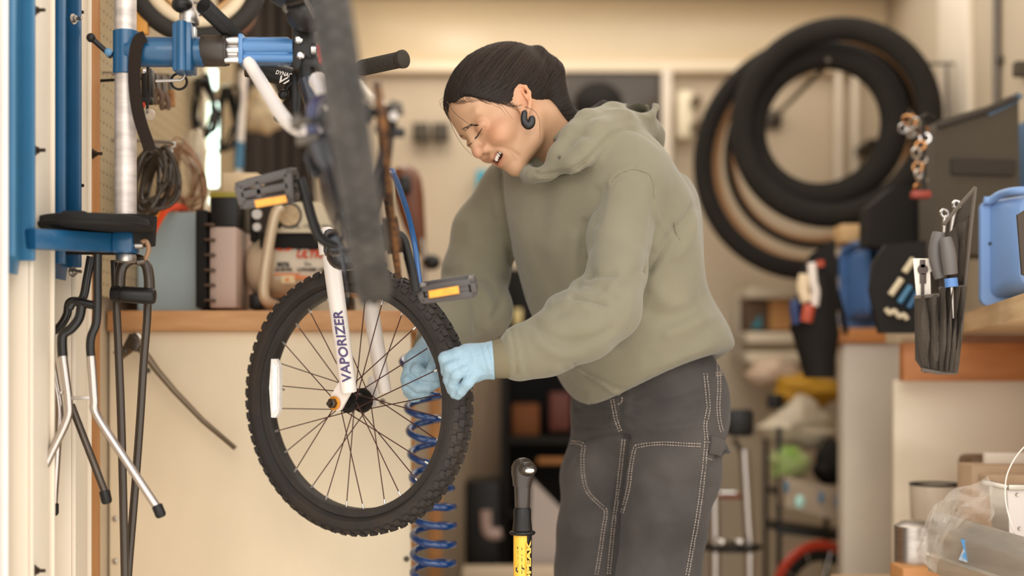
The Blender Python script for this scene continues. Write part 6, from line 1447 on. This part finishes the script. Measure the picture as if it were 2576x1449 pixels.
MB().cyl(P(2060, 1500, 4.02) + V(0, .03, 0), V(P(2060, 0, 4.06).x, 4.1, .0), .008).build('support', M_blk, rw_)
# stool
stl = thing('work_stool', 'chrome-legged stool with black back pad behind her trousers', 'stool', P(1820, 1600, 3.9))
ds_ = 3.9
MB().box(P(1862, 1064, ds_), (.075, .03, .075), bev=.014).build('back_pad', M_blk, stl)
MB().tube(spline([P(1845, 1105, ds_), P(1862, 1130, ds_), P(1872, 1170, ds_)], 4), .008, 10).build('pad_bracket', M_dsteel, stl)
for px0, px1, dd in ((1796, 1799, ds_ - .02), (1872, 1886, ds_)): 
    MB().tube([P(px0, 1130, dd), P(px1, 1372, dd), V(P(px1, 0, dd).x, dd, .0)], .0145, 14).build('leg', M_chr, stl)
MB().lathe(P(1838, 1378, ds_), (0, 0, 1), [(-.006, .075), (0, .085), (.008, .085), (.012, .07)], 32).build('foot_ring', M_blk, stl)
for px in (1816, 1862): MB().ell(P(px, 1364, ds_ - .07), (.018, .012, .010)).build('chrome_cap', M_chr, stl)
MB().box(P(1838, 1250, ds_ + .05), (.08, .01, .012), bev=.003).build('red_spacer', mat('spacer_red', (150, 70, 46), .5), stl)
MB().cyl(P(1780, 1240, ds_ + .02), P(1850, 1240, ds_ + .02), .006).build('crossbar', M_chr, stl)
# ---------------------------------------------------------------- lower right shelf and metal parts
lsf = thing('lower_shelf', 'low timber shelf under the right bench holding metal channel and jars', 'shelf', (1.05, 2.85, .3))
zs = .40
MB().box((1.0, 2.9, zs - .012), (.50, .92, .024), bev=.003).build('board', M_plyt, lsf)
for xx in (.78, 1.22):
    for yy_ in (2.48, 3.32): MB().box((xx, yy_, (zs - .02) / 2), (.04, .04, zs - .02), bev=.003).build('leg', M_wood, lsf)
M_galv = mat('galvanised', (190, 180, 166), .36, metal=.7, var=.14, vscale=12, stretch=(1, 1, 4))
mc = thing('metal_channel', 'long galvanised metal channel with a torn blue sticker slanting to the lower corner', 'metal channel', P(2450, 1460, 2.66))
c0, c1 = P(2352, 1330, 2.80), P(2640, 1420, 2.56)
def chan(prof, nm):
    q = MB(); ax = (c1 - c0).normalized(); up = V(0, 0, 1); up = (up - ax * up.dot(ax)).normalized(); sd__ = ax.cross(up) * -1
    if sd__.y > 0: sd__ = -sd__
    q.rings([[c0 + up * u + sd__ * s for u, s in prof], [c1 + up * u + sd__ * s for u, s in prof]]); return q.build(nm, M_galv, mc)
chan([(.036, .0), (.036, .004), (.006, .020), (-.004, .020), (-.046, .012), (-.05, .020), (-.085, .006), (-.085, .0), (-.05, .012), (-.046, .004), (.0, .010)], 'channel')
ax = (c1 - c0).normalized(); sp_ = c0.lerp(c1, .26)
sp_ = sp_ + V(0, -.006, 0)
q = MB(); q.prism([sp_ + V(-.014, -.024, .0), sp_ + V(.010, -.024, -.002), sp_ + V(.010, -.022, -.022), sp_ + V(.0, -.020, -.045), sp_ + V(-.016, -.018, -.040), sp_ + V(-.008, -.022, -.018)], (0, -.001, 0)); q.build('sticker', mat('torn_blue', (70, 128, 176), .5, col2=(150, 160, 168), vscale=60, thr=(.5, .6)), mc)
mb_ = thing('metal_crate', 'open riveted galvanised box standing on the low shelf at the picture edge', 'box', P(2540, 1420, 2.78))
bd = 2.80
q = MB(); q.prism([P(2488, 1222, bd), P(2534, 1232, bd - .02), P(2540, 1395, bd - .02), P(2500, 1385, bd)], (.004, .004, 0)); q.build('side_plate', M_galv, mb_)
q = MB(); q.prism([P(2534, 1228, bd - .02), P(2660, 1228, bd - .02), P(2660, 1400, bd - .02), P(2542, 1398, bd - .02)], (0, .004, 0)); q.build('front_plate', mat('galvanised_pale', (206, 196, 188), .4, metal=.5), mb_)
q = MB(); q.bar(P(2472, 1212, bd), P(2536, 1226, bd - .025), .012, .010, bev=.002); q.bar(P(2534, 1226, bd - .025), P(2660, 1226, bd - .025), .014, .012, bev=.003); q.build('rolled_rim', M_galv, mb_)
for px, py in ((2560, 1245), (2566, 1330)): MB().lathe(P(px, py, bd - .022), (0, -1, 0), [(0, .004), (.003, .003)], 8).build('rivet', M_steel, mb_)
wbx = thing('wooden_crate', 'open wooden tray behind the galvanised box with a blue label', 'crate', P(2540, 1210, 2.95))
MB().box(P(2570, 1203, 2.95), (.18, .1, .02), bev=.002).build('rail', mat('weathered_wood', (178, 150, 120), .7, var=.15), wbx); MB().box(P(2570, 1168, 3.02), (.16, .02, .05), bev=.002).build('panel', mat('white_label', (214, 200, 184), .6), wbx)
MB().box(P(2568, 1186, 2.995), (.026, .004, .012)).build('blue_label', M_bluel, wbx); MB().box(P(2545, 1280, 3.0), (.2, .1, .19), bev=.003).build('body', MATS['weathered_wood'], wbx)
tag(MB().box(P(2478, 1230, 3.2), (.098, .10, .155), bev=.014).build('brown_canister', mat('brown_canister', (110, 82, 56), .5, var=.15)), 'brown rounded canister against the ivory panel', 'canister')
gb = thing('glass_dish', 'clear plastic tub with dark rim in front of the ivory panel', 'tub', P(2355, 1330, 3.15))
M_glass = film('clear_tub', (206, 190, 170), .35, .1)
MB().lathe(P(2352, 1316, 3.15), (0, 0, 1), [(0, .045), (.01, .052), (.085, .055)], 30, cap=False).build('tub', M_glass, gb); MB().torus(P(2354, 1218, 3.15), (0, 0, 1), [(.055 + .003 * math.cos(a), .003 * math.sin(a)) for a in (k * math.pi / 3 for k in range(6))], 40).build('rim', M_blk, gb)
tag(MB().lathe(P(2305, 1430, 3.0), (0, 0, 1), [(0, .04), (.005, .045), (.09, .045), (.10, .03)], 26).build('tin_can', M_steel), 'shiny tin can beside the cabinet end under the plastic bag', 'can')
tag(MB().box(P(2300, 1476, 2.95), (.075, .1, .09), bev=.004).build('wood_offcut', M_wood), 'pine offcut beneath the shiny tin can', 'offcut')
# clear plastic bag draped over the channel
q = MB(); rnd = random.Random(21); nu, nv = 34, 26; vs = []
top = [(2300, 1370), (2345, 1275), (2400, 1235), (2490, 1200)]; bot = [(2335, 1425), (2365, 1440), (2425, 1330), (2500, 1330)]
tp = spline([V(a, b_, 0) for a, b_ in top], 11)[:nu]; bp_ = spline([V(a, b_, 0) for a, b_ in bot], 11)[:nu]
for j in range(nv):
    for i in range(nu):
        a = tp[i].lerp(bp_[i], j / (nv - 1)); u, v_ = i / nu, j / nv
        dd = 2.78 - .05 * math.sin(math.pi * v_) + .020 * math.sin(u * 11 + v_ * 5) * math.sin(v_ * 7 + u * 5) + .008 * math.sin(u * 23 - v_ * 13) + .003 * math.sin(u * 47 + v_ * 29)
        vs.append(P(a.x + 5 * math.sin(v_ * 14 + u * 5), a.y + 5 * math.sin(u * 17), dd))
q.add(vs, [(j * nu + i, j * nu + i + 1, (j + 1) * nu + i + 1, (j + 1) * nu + i) for j in range(nv - 1) for i in range(nu - 1)])
tag(q.build('clear_bag', film('crinkled_film', (236, 226, 214), .05, .1)), 'crinkled clear plastic bag draped over the galvanised channel end', 'bag')
tag(MB().tube(spline([P(2590, 1110, 2.66), P(2555, 1150, 2.66), P(2532, 1200, 2.66), P(2530, 1260, 2.66), P(2545, 1320, 2.66), P(2575, 1390, 2.66)], 6), .0013, 6).build('white_wire', M_white), 'thin white wire curving in front of the galvanised box', 'wire')

# ---------------------------------------------------------------- small blurred things around the pegboard
for i, (px, d_, y0, y1, lab) in enumerate(((398, 2.86, 186, 262, 'brown-handled pliers hanging nearest the steel pole on the pegboard'), (414, 2.93, 192, 275, 'grey steel shears hanging second from the steel pole on the pegboard'), (430, 3.02, 188, 268, 'slim rusty file hanging third from the steel pole on the pegboard'))):
    t = thing('hand_tool', lab, 'tool', P(px, y1, d_), 'hand tools on the pegboard')
    MB().tube([P(px - 4, y0, d_), P(px, (y0 + y1) / 2, d_)], .006, 8).build('head', M_dsteel, t)
    q = MB()
    if i < 2:
        q.tube(spline([P(px, (y0 + y1) / 2, d_), P(px - 8, y1 - 18, d_), P(px - 4, y1, d_)], 4), .006, 8)
        t2 = MB().tube(spline([P(px, (y0 + y1) / 2, d_), P(px + 9, y1 - 18, d_), P(px + 7, y1, d_)], 4), .006, 8).build('handle', mat('umber_grip', (92, 66, 46), .6), t)
        q.build('handle', MATS['umber_grip'], t)
    else: q.tube([P(px, (y0 + y1) / 2, d_), P(px + 2, y1, d_)], .0075, 8); q.build('handle', M_rust, t)
    MB().tube([V(XP - .008, d_, P(px, y0 - 4, d_).z), P(px - 4, y0, d_)], .0025, 6).build('peg', M_steel, t)
bag('rag_bundle', 'bundle of cream rags hanging in front of the brown curtain', P(662, 278, 4.25), (.062, .05, .075), mat('cream_rag', (206, 190, 160), .9, var=.25, vscale=30), 17, cat='rags')
bag('clear_pouch', 'pale clear pouch with a blue clip hanging beyond the copper-toned coil', P(492, 408, 3.42), (.026, .03, .085), film('pouch_film', (220, 206, 184), .45, .2), 23, cat='pouch', jag=.12)
tag(MB().prism([P(496, 385, 3.389), P(503, 405, 3.389), P(497, 428, 3.389), P(490, 405, 3.389)], (0, .006, 0)).build('blue_clip', mat('teal_clip', (16, 92, 128), .4)), 'small dark teal clip on the pale clear pouch', 'clip')
bag('cloth_roll', 'pale rolled cloth standing behind the orange-red rag', P(487, 618, 3.45), (.020, .03, .172), mat('pale_cloth', (214, 190, 156), .9, var=.2, vscale=30), 29, cat='cloth', jag=.06)
